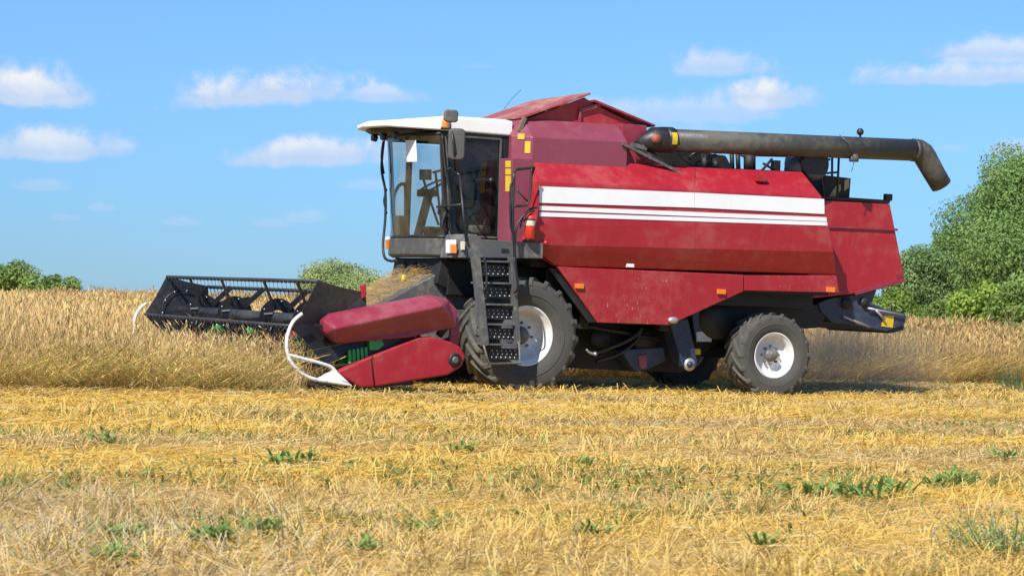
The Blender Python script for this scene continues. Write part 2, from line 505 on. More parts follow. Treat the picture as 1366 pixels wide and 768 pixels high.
# left bottom: the panel's lower front corner is cut by the wheel arch
upper = m.build('side_panel', RED, CH, .012)
def on_panel(px, py):
    """y of the vertical face of the upper panel"""
    return YM - .012
def stripe(x0, y0, x1, y1, h0, h1):
    mm = MB()
    mm.pp([(x0, y0), (x1, y1), (x1 + .4, y1 + h1), (x0 - .2, y0 + h0)], YM - .026, .010)
    return mm.build('stripe', STRIPE, upper)
stripe(720, 248.5, 926, 257, 22, 20)
stripe(926.9, 257, 1099.5, 265.5, 20, 20)
stripe(720, 274.5, 1102.5, 289.8, 6, 5.5)
stripe(720, 283, 1103.5, 296, 5.6, 5)
m = MB(); m.tube([P(926.5, 223, YT - .05), P(926.5, 254, YM - .008), P(927, 300, YM - .022), P(927, 332, YM - .002), P(927, 359, YB - .002)], .003, 6)
m.build('panel_seam', FADED, upper)
m = MB(); m.pp([(1009, 232), (1023, 233), (1025, 240), (1021, 243), (1010, 242)], -1.42, .1)
m.build('handle', RED, upper, .01)
m = MB(); m.pp([(836, 351.5), (846, 352), (846, 356.5), (836, 356)], YB - .035, .03)
m.build('sticker', WHITE, upper)
m = MB(); m.ball(P(728, 324, YM - .03), .038, 10)
m.build('knob', RED, upper)
# front return of the side panel (bevelled edge turned inwards)
m = MB()
a0, a1, a2, a3, a4 = P(713, 212, YT), P(718, 242, YM), P(716, 300, YM - .02), P(702, 326, YM), P(694, 343, YM)
bq = [p + np.array([-.05, .5, 0]) for p in (a0, a1, a2, a3, a4)]
for i in range(5): bq[i][1] = -.98
V = [a0, a1, a2, a3, a4] + bq
m.add(V, [(i, i + 1, i + 6, i + 5) for i in range(4)])
m.build('panel_return', RED, CH, solid=.01)
# --- lower panels
m = strip_panel([((742, 356.5), (992, 367), -1.47), ((797, 429.5), (892, 433.5), -1.40)], 'lower_panel', REDLOW)
# rebuild as an exact outline with a fold
def fold_panel(pix_top, pix_bot, y0, y1, th=.04):
    mm = MB()
    T = [P(a, c, y0) for a, c in pix_top]; B_ = [P(a, c, y1) for a, c in pix_bot]
    pts = T + B_[::-1]
    return mm.prism(pts, (0, th, 0))
m = MB()
lowpix = [(743, 355.5), (992, 366.5), (992, 388.5), (893, 433.5), (797, 430)]
m.prism([P(a, c, -1.415 + (c - 356) * .0003) for a, c in lowpix], (0, .045, 0))
lower = m.build('lower_panel', REDLOW, CH, .01)
def reflector(px, py, y, par):
    mm = MB(); mm.pp([(px - 5.5, py - 3.5), (px + 5.5, py - 3), (px + 5.5, py + 3.5), (px - 5.5, py + 3)], y, .03)
    return mm.build('reflector', ORANGE, par, .004)
reflector(773.5, 381.5, -1.44, lower); reflector(963, 389, -1.44, lower)
m = MB(); m.ball(P(898, 427, -1.42), .07, 10, (1.3, .6, .7)); m.build('latch', STEEL, lower)
m = MB(); m.prism([P(a, c, -1.41) for a, c in [(993.5, 367), (1116, 367.5), (1120, 390.5), (993.5, 387.5)]], (0, .045, 0))
rearlow = m.build('lower_panel', REDLOW, CH, .01)
reflector(1109, 386.3, -1.435, rearlow)
# far side panels (same shapes mirrored)
for src, nm, mt in ((upper, 'side_panel', RED), (lower, 'lower_panel', REDLOW), (rearlow, 'lower_panel', REDLOW)):
    me = src.data.copy()
    for v in me.vertices: v.co.y = -v.co.y
    me.flip_normals()
    o = bpy.data.objects.new(nm, me); COL.objects.link(o); o.parent = CH
# inner dark wheel-arch sheet behind the lower panels
m = MB(); m.xz([(.35, 1.72), (1.0, 1.0), (2.2, 1.02), (3.45, 1.5), (5.0, 1.5), (5.0, 1.74)], -1.355, -1.30)
m.xz([(.35, 1.72), (1.0, 1.0), (2.2, 1.02), (3.45, 1.5), (5.0, 1.5), (5.0, 1.74)], 1.30, 1.36)
each(m, 'inner_skirt', DARK, CH)

# --- rear straw hood
YH = -.93
hq = lambda a, c_: tuple(P(a, c_, YH)[[0, 2]])
hood = [(4.55, hq(1100, 267)[1]), hq(1187.5, 271.5), hq(1207, 371), hq(1205, 376), hq(1140, 392), (4.55, 1.40)]
m = MB(); m.xz(hood, YH, -YH)
hood_o = m.build('straw_hood', RED, CH, .02)
m = MB(); a_, c_ = hq(1103, 303), hq(1196.5, 306.5); m.bar((4.7, YH - .014, a_[1]), (c_[0], YH - .014, c_[1]), .03, .035)
a_, c_ = hq(1140, 391), hq(1206, 373.5); m.bar((a_[0], YH - .012, a_[1]), (c_[0], YH - .012, c_[1]), .024, .06)
each(m, 'rib', PINK, hood_o, bevel=.006)
zt_ = hood[1][1]; xt_ = hood[1][0]
m = MB(); m.xz([(4.6, zt_ + .002), (xt_ - .01, zt_ + .002), (xt_, zt_ + .05), (4.6, zt_ + .05)], YH - .01, -YH + .01)
m.build('top_rim', DARK, hood_o, .008)
m = MB(); m.pp([(1196, 366), (1205, 365), (1206, 370), (1197, 371.5)], YH - .006, .01)
m.build('sticker', PINK, hood_o)
# --- straw chopper
m = MB()
m.pp([(1091, 404), (1110, 397), (1140, 393), (1170, 386), (1163, 404), (1178, 411), (1205, 417.5), (1210, 422), (1206, 433), (1184, 442), (1140, 433), (1110, 430), (1096, 416)], -.86, 1.72)
chop = m.build('straw_chopper', NAVY, CH, .012)
m = MB(); m.pp([(1179, 420.5), (1193, 421), (1191, 437), (1176, 435)], -.872, .01); m.build('sticker', YEL, chop)
m = MB()
m.tube([P(1125, 422, -.92), P(1160, 436, -.92)], .018, 8)
m.tube([P(1158, 411, -.91), P(1205, 420, -.91)], .015, 8)
m.tube([P(1168, 413, -.91), P(1180, 426, -.91)], .02, 8)
each(m, 'lever', STEEL, chop)
m = MB()
for q in ((1128, 404, .09), (1152, 403, .07)): m.lathe([(.001, -.05), (q[2], -.05), (q[2], .02)], 16, P(q[0], q[1], -.86), True)
each(m, 'bearing', DARK, chop)
m = MB(); m.pp([(1184, 442.5), (1206, 433.5), (1205, 440), (1188, 444.5)], -.80, 1.6); m.build('deflector', BLACK, chop)

# --- grain tank
YTN = -1.18
a = P(710, 160, -.98)
m = MB()
prof_f = [(-1.22, 2.9), (-1.22, 3.50), (-.92, 3.765), (.92, 3.765), (1.22, 3.50), (1.22, 2.9)]
def ring(x, dz=0): return [(x, y, z + (dz if z > 3 else 0)) for y, z in prof_f]
m.loft([[(-.10, y * .80, min(z, 3.66) + (0 if z < 3.5 else .02)) for y, z in prof_f], ring(.10), ring(1.60, .03)])
tank = m.build('grain_tank', FADED, CH, .012)
# rear half of the tank, stepped in, with the sloping auger cradle
m = MB(); m.xz([(1.601, 2.9), (2.75, 2.9), (2.75, 3.05), (2.0, 3.45), (2.0, 3.80), (1.601, 3.80)], -1.05, 1.15)
m.build('tank_rear', PINK, tank, .012)
m = MB(); m.bar((1.50, -1.24, 3.50), (2.6, -1.24, 3.10), .05, .04); m.build('cradle', GREY, tank)
# front corner box beside the cab
m = MB()
c0, c1, c2, c3 = P(672, 209, -1.02), P(686, 208, -1.34), P(711, 213, -1.34), P(711, 332, -1.34)
m.prism([(-.27, -1.36, 2.02), (.04, -1.36, 2.02), (.04, -1.36, 3.19), (-.27, -1.36, 3.19)], (0, .36, 0))
fb = m.build('front_box', FADED, CH, .012)
nrm_ = np.array([-.78, -.62, 0]) * .006
for s0, s1, za, zb in ((.30, .62, 3.47, 3.545), (.66, .92, 3.28, 3.44)):
    fa_ = lambda s_, z: np.array([-.10 + .20 * s_, -.976 - .244 * s_, z]) + nrm_
    m = MB(); m.prism([fa_(s0, za), fa_(s1, za), fa_(s1, zb), fa_(s0, zb)], nrm_ * .5); m.build('sticker', YEL, tank)
def sticker(cx, cy, w, h, x, par):
    mm = MB(); mm.prism([PX(cx - w / 2, cy - h / 2, x), PX(cx + w / 2, cy - h / 2, x), PX(cx + w / 2, cy + h / 2, x), PX(cx - w / 2, cy + h / 2, x)], (-.004, 0, 0))
    return mm.build('sticker', YEL, par)
for q in ((678, 219, 7, 9), (678, 229, 7, 8), (678, 245, 7, 21)): sticker(*q, -.275, fb)
# --- tank roof extension
RXF, RZF, RXR, RZR, RXB, RZB = .10, 3.79, 1.10, 4.17, 2.20, 3.80
m = MB(); m.prism([(RXF - .03, -1.0, RZF - .02), (RXR, -1.0, RZR), (RXR, -1.0, RZR + .035), (RXF - .03, -1.0, RZF + .02)], (0, 1.75, 0))
roof = m.build('tank_roof', ROOFRED, CH, .006)
m = MB(); m.prism([(RXR + .10, -.95, RZR - .09), (RXB, -.95, RZB), (RXB, -.95, RZB + .03), (RXR + .10, -.95, RZR - .055)], (0, 1.7, 0)); m.build('roof_flap', PINK, roof, .006)
m = MB(); m.xz([(RXF + .06, 3.76), (RXB - .12, 3.76), (RXR + .12, RZR - .11), (RXR - .02, RZR - .03)], -.86, -.82)
m.xz([(RXF + .06, 3.76), (RXB - .12, 3.76), (RXR + .12, RZR - .11), (RXR - .02, RZR - .03)], .66, .70)
each(m, 'gable', RED, roof)
m = MB(); m.bar((1.0, -.89, 3.95), (1.35, -.89, 4.06), .03, .05); m.bar((1.0, -.89, 3.78), (1.0, -.89, 3.95), .03); each(m, 'brace', PINK, roof)
m = MB(); m.bar(P(700, 157, -1.0), P(692, 176, -1.0), .05); m.build('rod', BROWN, roof)
m = MB(); m.tube(smoothline([P(672, 146, 0), P(682, 133, 0), P(695, 120, 0)]), .0035, 5); m.build('antenna', DARK, CH)

# --- unloading auger
YA = -1.20
A0, A1, A2 = P(884, 187, YA), P(1221, 200.5, YA), P(1252, 247, YA)
m = MB(); m.tube([A0, A1], .163, 28)
el0 = A1; dd = (A2 - A1) / np.linalg.norm(A2 - A1)
m.tube([A0 + np.array([.0, 0, 0]), A0 + np.array([.16, 0, 0.002])], .178, 28)
m.tube([A1 - np.array([.06, 0, 0]), A1 + np.array([.02, 0, 0])], .172, 28)
auger = m.build('unloading_auger', AUGER, CH)
m = MB()
dx_ = (A1 - A0) / np.linalg.norm(A1 - A0); ln_ = np.linalg.norm(A2 - A1)
m.tube([A1 - dx_ * .02, A1 + dx_ * .05, A1 + dx_ * .10 + dd * .06, A1 + dx_ * .05 + dd * .14 + dx_ * .05, A1 + dx_ * .07 + dd * (ln_ * .6), A1 + dx_ * .05 + dd * ln_], [.168, .170, .176, .172, .165, .160], 28)
m.build('spout', AUGER, auger)
m = MB()
m.tube([P(846, 196, YA + .12), P(848, 195.5, YA + .12), P(860, 190, YA + .06), P(871, 186.5, YA + .01), P(884, 186.5, YA), P(897, 187.2, YA)], [.05, .075, .125, .178, .184, .178], 20)
m.build('pivot_housing', BLACK, auger)
m = MB(); q0, q1 = P(888, 186.8, YA), P(895, 187, YA)
m.tube([q0 - np.array([.03, 0, 0]), q1], .184, 28); cl_ = m.build('collar', BLACK, auger)
V = []
for k in range(7):
    t = rad(-22 + k * 9); o_ = np.array([0, -math.cos(t) * .188, math.sin(t) * .188]); V += [q0 + o_, q1 + o_]
m = MB(); m.add(V, [(2 * k, 2 * k + 1, 2 * k + 3, 2 * k + 2) for k in range(6)], True); m.build('sticker', YEL, cl_)
m = MB(); m.lathe([(.001, -.02), (.06, -.02), (.065, .03)], 14, P(876, 185, YA - .17)); m.build('cover_plate', paint('primer red', (.33, .09, .05), .6), auger)
m = MB(); m.bar(P(842, 193, YA), P(862, 198, YA), .05, .06); m.bar(P(850, 198, YA), P(884, 214, YA + .05), .03, .03); each(m, 'hinge_bracket', GREY, auger)
m = MB(); m.ball(P(1147.5, 176, YA), .055, 12); m.tube([P(1147.5, 178, YA), P(1147.5, 184, YA)], .015, 6); m.build('work_lamp', BLACK, auger)
m = MB(); m.lathe([(.07, -.02), (.075, .05), (.04, .12)], 14, P(1139, 214, YA - .08), True, True, 'z')
m.tube([P(1120, 180, YA - .165), P(1131, 190, YA - .17), P(1138, 208, YA - .15)], .008, 5)
m.tube([P(1139, 217, YA - .1), P(1136, 229, YA - .1)], .006, 5)
m.build('lamp_cup', GREY, auger)

# --- engine deck
m = MB()
m.xz([(2.001, 2.9), (3.62, 2.9), (3.62, 3.30), (3.5, 3.48), (2.3, 3.54), (2.001, 3.5)], -.8, .5)
eng = m.build('engine', DARK, CH, .02)
random.seed(3)
m = MB()
m.tube(smoothline([P(920, 212, -.9), P(930, 203, -.9), P(942, 202, -.9), P(948, 212, -.9)]), .03, 10)
m.tube([P(905, 206, -.95), P(925, 221, -.95)], .025, 8)
m.tube([P(930, 222, -.92), P(955, 208, -.92)], .04, 8)
each(m, 'hose', GREY, eng)
m = MB(); m.lathe([(.04, 0), (.04, .16), (.02, .18)], 12, P(938, 222, -1.0), True, True, 'z'); m.lathe([(.035, 0), (.035, .12)], 12, P(953, 222, -1.0), True, True, 'z')
each(m, 'filter', STEEL, eng)
m = MB()
for px in (977, 985): m.tube([P(px, 228, -.7), P(px - 1, 203, -.7)], .035, 8)
m.tube([P(1000, 228, -.6), P(1000, 206, -.6)], .09, 14)
m.box(*(sorted((P(1033, 225, -.6)[0], P(1040, 225, -.6)[0]))), -.62, -.5, 3.05, 3.48)
m.tube([P(986, 206, -.6), P(1002, 213, -.6)], .018, 6); m.tube([P(1016, 228, -.6), P(1030, 212, -.6)], .02, 6)
m.tube([P(1000, 207, -.6), P(1050, 208, -.6)], .022, 6); m.tube([P(1018, 218, -.6), P(1035, 228, -.6)], .02, 6)
each(m, 'support_post', DARK, eng)
c = P(1076, 219, -.9)
m = MB(); m.lathe([(.22, -.25), (.26, -.2), (.26, .2), (.22, .25)], 24, c, True, True); m.tube([P(1058, 205, -.8), P(1076, 205, -.8)], .14, 14); m.build('air_cleaner', BLACK, eng)
m = MB(); m.ball(P(1058, 226, -1.0), .17, 16, (.8, .8, 1)); m.build('cap', GREY, eng)
# service rail and radiator screen
m = MB()
for (a, a1), (e, e1) in (((1092, 208), (1099, 262)), ((1110, 208), (1110, 235)), ((1119, 208), (1117, 262))): m.tube([P(a, a1, -.95), P(e, e1, -.95)], .018, 8)
m.tube([P(1078, 211, -.95), P(1107, 213, -.95)], .018, 8); m.tube([P(1090, 232, -.95), P(1117, 230, -.95)], .016, 8)
each(m, 'service_rail', BLACK, CH)
m = MB(); m.xz([(P(1099, 250, -.8)[0], 2.986), (P(1134, 250, -.8)[0], 2.986), (P(1135, 250, -.8)[0], 3.28), (P(1099, 250, -.8)[0], 3.30)], -.8, .5)
rs = m.build('radiator_screen', DARK, CH, .012)
m = MB(); m.pp([(1106, 262), (1115, 248), (1121, 246), (1122, 253), (1114, 262)], -.81, .008); m.pp([(1127, 240), (1133, 238), (1133, 250), (1126, 255)], -.81, .008); m.build('dust_patch', paint('chaff dust', (.42, .33, .2), .9), rs)
m = MB(); q = P(1184, 266, -.87); m.box(q[0] - .07, q[0] + .05, q[1] - .06, q[1] + .02, q[2] - .02, q[2] + .08); m.bar(P(1165, 269, -.88), P(1182, 269, -.88), .04); m.tube([P(1110, 266, -.90), P(1180, 269, -.90)], .02, 6)
m.build('rear_lamp', BLACK, CH, .008)

# --- cab
def bow(y): return -.20 * (1 - (y / .9) ** 2)
ZB, ZT = 2.09, 3.48
cabm = MB()
ys = np.linspace(-.9, .9, 13)
def front_x(y, z): return -1.02 - .12 * (z - ZB) / (ZT - ZB) + bow(y)
# frame: floor, rear wall, pillars, sills, headers
cabm.box(-1.0, -.02, -.9, .9, 1.96, 2.06)
cabm.box(-.06, -.02, -.9, .9, 2.06, 3.50)
cabm.box(-.22, -.06, -.9, -.80, 2.06, 3.50)
cabm.box(-.22, -.06, .80, .9, 2.06, 3.50)
for s in (-1, 1):
    cabm.bar((front_x(.9, ZB) + .03, s * .875, ZB), (front_x(.9, ZT) + .03, s * .875, ZT), .055, .07)
    cabm.bar((-1.1, s * .87, ZT), (-.03, s * .87, ZT + .02), .06, .06)
    cabm.bar((-1.0, s * .87, ZB), (-.03, s * .87, ZB), .06, .07)
cab = cabm.build('cab', BLACK, CH, .008)
# top and bottom curved rails of the windscreen
m = MB()
m.tube([(front_x(y, ZB) + .01, y, ZB) for y in ys], .022, 8); m.tube([(front_x(y, ZT) + .01, y, ZT) for y in ys], .025, 8)
each(m, 'windscreen_seal', HOSE, cab)
m = MB()
V = []; F = []
for y in ys: V += [(front_x(y, ZB), y, ZB), (front_x(y, ZT), y, ZT)]
F = [(2 * i, 2 * i + 2, 2 * i + 3, 2 * i + 1) for i in range(len(ys) - 1)]
m.add(V, F, True); m.build('windscreen', GLASS, cab)
m = MB(); m.add([(-.97, -.885, 2.13), (-.24, -.885, 2.13), (-.24, -.885, 3.44), (-1.09, -.885, 3.44)], [(0, 1, 2, 3)]); m.build('door_glass', DOORGLASS, cab)
m = MB()
dp = [(-.95, -.912, 2.11), (-.21, -.912, 2.11), (-.23, -.912, 3.46), (-1.07, -.912, 3.46)]
for i in range(4): m.bar(dp[i], dp[(i + 1) % 4], .026, .026)
m.build('door_frame', OLIVE, cab, .004)
m = MB(); m.bar(P(635, 240, -.93), P(655, 240, -.93), .03, .04); m.ball(P(655, 241, -.93), .045, 8); m.build('door_handle', BLACK, cab, .006)
m = MB(); m.add([(-.98, .885, 2.13), (-.22, .885, 2.13), (-.22, .885, 3.44), (-1.1, .885, 3.44)], [(0, 1, 2, 3)]); m.build('side_glass', GLASS, cab)
m = MB(); m.tube(smoothline([(-.98, .86, 2.15), (-1.02, .86, 2.6), (-.98, .86, 2.78), (-.90, .86, 2.86), (-.84, .86, 2.78), (-.82, .86, 2.15)]), .025, 8); m.bar((-.80, .86, 2.1), (-.80, .86, 3.46), .07); m.build('far_door_frame', DARK, cab)
# front apron and headlamp box
m = MB()
ring0 = [[(front_x(y, ZB) - .03, y, z) for z in (1.80, 2.07)] for y in ys]
V = []; n = len(ys)
for y in ys: V += [(front_x(y, ZB) + .03, y, 1.80), (front_x(y, ZB) - .035, y, 1.84), (front_x(y, ZB) - .035, y, 2.065), (front_x(y, ZB) + .1, y, 2.068), (front_x(y, ZB) + .12, y, 1.80)]
F = []
for i in range(n - 1):
    for k in range(5): F.append((5 * i + k, 5 * i + (k + 1) % 5, 5 * i + 5 + (k + 1) % 5, 5 * i + 5 + k))
F += [tuple(range(5)), tuple(5 * (n - 1) + k for k in range(5))]
m.add(V, F, False)
m.build('front_apron', OLIVE, cab, .01)
# platform
YPL = -1.60
m = MB(); m.xz([(-1.09, 1.80), (.13, 1.84), (.13, 2.05), (-.79, 2.06), (-.88, 2.12), (-1.01, 2.12)], YPL, -.905)
plat = m.build('platform', GREY, CH, .012)
m = MB(); m.prism([PX(597, 320, -1.085), PX(609, 320, -1.085), PX(609, 338, -1.085), PX(597, 338, -1.085)], (-.03, 0, 0)); hl = m.build('headlamp', LENS, plat, .008)
m = MB(); m.prism([PX(602, 326, -1.12), PX(609.5, 326, -1.12), PX(609.5, 338, -1.12), PX(602, 338, -1.12)], (-.02, 0, 0)); m.build('indicator', ORANGE, hl, .006)
m = MB(); m.prism([PX(616, 322, -1.08), PX(620, 322, -1.08), PX(620, 333, -1.08), PX(616, 333, -1.08)], (-.02, 0, 0)); m.build('label_plate', CREAM, plat)
m = MB(); m.pp([(669, 331.5), (679, 332), (680, 336), (677, 338), (669, 337.5)], YPL - .003, .006); m.build('hand_hole', HOSE, plat)
m = MB(); m.pp([(516, 320), (520, 320), (520, 332), (516, 332)], .75, .05); ind = m.build('far_indicator', ORANGE, cab, .004)
m = MB(); m.pp([(516, 316), (520, 316), (520, 320), (516, 320)], .748, .05); m.build('far_lens', LENS, cab, .004)
# roof
def roof_out(inset, z, fr=0):
    o = [(-.06, -.92), (-1.12, -.95), (-1.78, -.50), (-1.90, 0.0), (-1.78, .50), (-1.12, .95), (-.06, .92)]
    res = []
    for x, y in o:
        t = max(0, min(1, (-x - 1.0) / .75))
        zz = z[0] * (1 - t) + z[1] * t
        res.append((x + (inset if x < -.5 else -inset), y * (1 - inset / .9), zz))
    return res
m = MB(); m.loft([roof_out(.02, (3.515, 3.555)), roof_out(0, (3.53, 3.565)), roof_out(.0, (3.715, 3.615)), roof_out(.09, (3.745, 3.65))], False)
m.build('cab_roof', WHITE, cab, .012, 2)
m = MB(); m.loft([roof_out(.16, (3.485, 3.50)), roof_out(.10, (3.512, 3.54))]); m.build('roof_liner', HOSE, cab)
m = MB()
for yy in (-.3, .1, .42): m.lathe([(.05, 0), (.06, .06), (.03, .08)], 12, (-1.58, yy, 3.46), True, True, 'x')
each(m, 'work_lamp', BLACK, cab)
# beacon and mirrors
c = P(594, 163, -.95)
m = MB(); m.lathe([(.055, -.07), (.05, -.03), (.035, .09), (.001, .10)], 14, c, True, False, 'z'); m.build('beacon', ORANGE, cab)
m = MB(); m.lathe([(.06, -.10), (.06, -.069)], 14, c, True, True, 'z'); m.build('beacon_base', BLACK, cab)
def rounded(w, h, r, k=4):
    pts = []
    for cx, cz, a0 in ((w / 2 - r, h / 2 - r, 0), (-w / 2 + r, h / 2 - r, 90), (-w / 2 + r, -h / 2 + r, 180), (w / 2 - r, -h / 2 + r, 270)):
        for i in range(k + 1):
            t = rad(a0 + 90 * i / k); pts.append((cx + r * math.cos(t), cz + r * math.sin(t)))
    return pts
def mirror_part(cpos, w, h, par, yaw=.35):
    mm = MB(); e = np.array([math.cos(yaw), math.sin(yaw) * -1, 0]); nrm = np.array([-math.sin(yaw), -math.cos(yaw), 0])
    base = [cpos + e * x + np.array([0, 0, z]) for x, z in rounded(w, h, min(w, h) * .28)]
    base2 = [cpos + nrm * .05 + e * x * .86 + np.array([0, 0, z * .9]) for x, z in rounded(w, h, min(w, h) * .28)]
    mm.loft([base, base2]); 
    return mm.build('mirror', OLIVE, par, .008)
c1 = P(609, 193, -1.35); c2 = P(601.5, 155, -1.2)
mirror_part(c1, .235, .44, cab); mirror_part(c2, .20, .17, cab)
m = MB(); m.tube([P(590, 171, -.95), P(600, 171, -1.25), P(603, 178, -1.4), P(606, 200, -1.42), P(607, 228, -1.3)], .016, 8); m.tube([P(601, 160, -1.22), P(601, 172, -1.25)], .012, 6); each(m, 'mirror_arm', BLACK, cab)
# grab rails and hoses round the cab front
XR = -1.05
m = MB()
g = lambda a, c_: PX(a, c_, XR)
m.tube([g(578, 230), g(590, 227), g(602, 225)], .018, 8); m.tube([g(583, 276), g(616, 273)], .018, 8)
m.tube([g(581, 231), g(589, 300)], .018, 8); m.tube([g(613, 233), g(622, 322)], .018, 8); m.tube([g(602, 225), g(613, 234)], .018, 8)
each(m, 'grab_rail', BLACK, plat)
m = MB()
m.tube(smoothline([P(512, 188, .85), P(509, 225, .85), P(514, 255, .85), P(514, 290, .85), P(511, 325, .8), P(513, 343, .7), P(521, 348, .5), P(531, 347, .3)]), .02, 8)
m.tube(smoothline([P(516, 252, .9), P(512, 268, .9), P(516, 285, .9)]), .012, 6)
m.tube(smoothline([P(511, 190, .85), P(509, 210, .88), P(512, 232, .86)]), .016, 6)
m.tube(smoothline([P(590, 180, -.93), P(594, 225, -.95), P(601, 262, -.95), P(598, 300, -.93), P(606, 312, -.93)]), .014, 6)
m.tube(smoothline([P(590, 290, -.95), P(594, 283, -.97), P(590, 300, -.97), P(596, 308, -.97)]), .02, 6)
each(m, 'hose', HOSE, cab)
# cab interior
m = MB(); m.box(-.62, -.16, -.25, .25, 2.42, 2.54); m.prism([(-.26, -.24, 2.5), (-.12, -.24, 2.5), (-.09, -.24, 3.12), (-.19, -.24, 3.12)], (0, .48, 0)); m.box(-.5, -.2, -.18, .18, 2.06, 2.42)
m.build('seat', DARK, cab, .03)
m = MB(); m.bar((-1.02, .0, 2.07), (-.86, .0, 2.72), .10, .10); m.box(-.98, -.80, -.16, .16, 2.66, 2.76)
sc = m.build('steering_column', HOSE, cab, .01)
m = MB(); m.prism([PX(559, 226, -.80), PX(571, 226, -.80), PX(571, 240, -.80), PX(559, 240, -.80)], (.06, 0, 0)); m.build('monitor', HOSE, cab, .008)
m = MB(); m.tube([PX(565, 240, -.78), PX(572, 262, -.70), PX(585, 300, -.6)], .018, 8); m.build('monitor_arm', HOSE, cab)
m = MB(); m.prism([(-.95, -.55, 2.062), (-.70, -.55, 2.062), (-.50, -.55, 2.75), (-.62, -.55, 2.80)], (0, .16, 0)); m.build('lever_console', HOSE, cab, .02)
m = MB(); tt = np.linspace(0, 2 * math.pi, 25)
m.tube([np.array([-.84, 0, 2.80]) + .21 * np.array([math.cos(t) * .82, math.sin(t), math.cos(t) * .5]) for t in tt], .016, 8)
m.build('steering_wheel', HOSE, cab)
m = MB(); m.box(-.75, -.1, -.62, -.34, 2.06, 2.62); m.build('console', OLIVE, cab, .02)

# loose things in the cab
m = MB(); m.prism([PX(541, 187, -1.365), PX(554.5, 187, -1.365), PX(556, 215.5, -1.365), PX(542.5, 216, -1.365)], (.004, 0, 0))
tag(m.build('paper_sheet', PAPER), 'white paper sheet stuck on the windscreen of the red combine', 'paper')
m = MB(); m.prism([P(628, 300, -.72), P(656, 301, -.72), P(655, 313, -.72), P(627, 312, -.72)], (0, .12, 0))
bag = m.build('carrier_bag', CREAM, None, .03, 3); tag(bag, 'pale carrier bag with looped handles on the cab floor behind the door glass', 'bag')
m = MB(); m.tube(smoothline([P(646, 300, -.68), P(650, 290, -.68), P(654, 300, -.68)]), .01, 6); m.build('handle', CREAM, bag)
m = MB(); q = P(581, 312, -.45); m.box(q[0] - .12, q[0] + .10, -.5, -.3, 2.062, 2.18); tb = m.build('tool_box', EXTRED, None, .012)
tag(tb, 'red box with a green lid behind the foot of the windscreen', 'box')
m = MB(); m.box(q[0] - .13, q[0] + .11, -.51, -.29, 2.182, 2.23); m.build('lid', GREEN, tb, .01)
m = MB(); q = PX(533, 297, -.95); m.box(-1.02, -.90, q[1] - .16, q[1] + .16, 2.062, 2.40); cb = m.build('cardboard_box', paint('cardboard', (.52, .42, .26), .85), None, .012)
tag(cb, 'cream cardboard box in the far front corner of the cab', 'box')

m = MB(); q = P(618, 303, -.62); m.ball((q[0] + .02, -.62, 2.14), .13, 14, (1.5, 1.0, .6)); m.ball((q[0] + .16, -.58, 2.17), .10, 14, (1.1, 1.0, .9))
tag(m.build('work_jacket', NAVY), 'dark blue jacket bundled on the cab floor inside the door', 'jacket')
# --- ladder
YL = -1.80
lad = MB()
lad.pp([(631.5, 343), (641, 343), (653, 460), (645, 462)], YL, .10)
lad.pp([(681, 343), (687, 343), (695, 458), (690, 460)], YL, .10)
ladder = lad.build('ladder', GREY, CH, .006)
def lx(py, side): return (638 + (py - 345) * .105) if side == 0 else (684 + (py - 345) * .078)
for i, py in enumerate((347, 376, 404.5, 431, 458)):
    mm = MB(); a, c = P(lx(py, 0), py, YL + .02), P(lx(py, 1), py + 1, YL + .02)
    mm.prism([a, c, c + np.array([0, .30, 0]), a + np.array([0, .30, 0])], (0, 0, -.025))
    st = mm.build('step', GREY, ladder, .004)
    if i < 5:
        mm = MB(); a = P(lx(py + 4, 0) + 3, py + 6, YL + .10); c = P(lx(py + 4, 1) - 1, py + 7, YL + .10)
        dz = .15
        mm.prism([a, c, c - np.array([0, 0, dz]), a - np.array([0, 0, dz])], (0, .01, 0))
        pl = mm.build('kick_plate', BLACK, ladder)
        mm = MB()
        for r_ in range(3):
            for k in range(6):
                pt = a + (c - a) * ((k + .5 + .25 * (r_ % 2)) / 6.4) - np.array([0, .006, .03 + r_ * .045])
                mm.ball(pt, .013, 6)
        each(mm, 'grip_stud', STEEL, pl)
m = MB()
m.tube([P(645, 460, YL), P(652, 485, YL), P(694, 484, YL), P(692, 455, YL)], .016, 8)
m.build('swing_step', GREY, ladder)
m = MB()
m.tube(smoothline([P(645, 345, YL - .05), P(648, 352, YL - .06), P(649, 380, YL - .06), P(644, 388, YL - .03)]), .016, 8)
m.tube(smoothline([P(686, 345, YL - .05), P(689, 365, YL - .08), P(691, 383, YL - .08), P(686, 391, YL - .03)]), .016, 8)
each(m, 'ladder_handle', BLACK, ladder)
# guard rail by the ladder top
YR = -1.72
m = MB()
rl = lambda a, c_: P(a, c_, YR)
m.tube(smoothline([rl(690, 395), rl(687, 345), rl(684, 290), rl(686, 228)], 4), .02, 8)
m.tube(smoothline([rl(686, 229), rl(690, 226), rl(708, 224), rl(711, 221)], 4), .02, 8)
m.tube(smoothline([rl(709, 224), rl(708, 250), rl(705, 270), rl(700, 274), rl(685, 275)], 4), .018, 8)
m.tube(smoothline([rl(685, 242), rl(681, 250), rl(681, 296), rl(684, 310)], 4), .016, 8)
m.tube([rl(688, 252), rl(705, 270)], .012, 6)
m.tube(smoothline([rl(686, 345), rl(689, 305), rl(700, 286), rl(713, 281)], 5), .016, 8)
each(m, 'guard_rail', BLACK, CH)
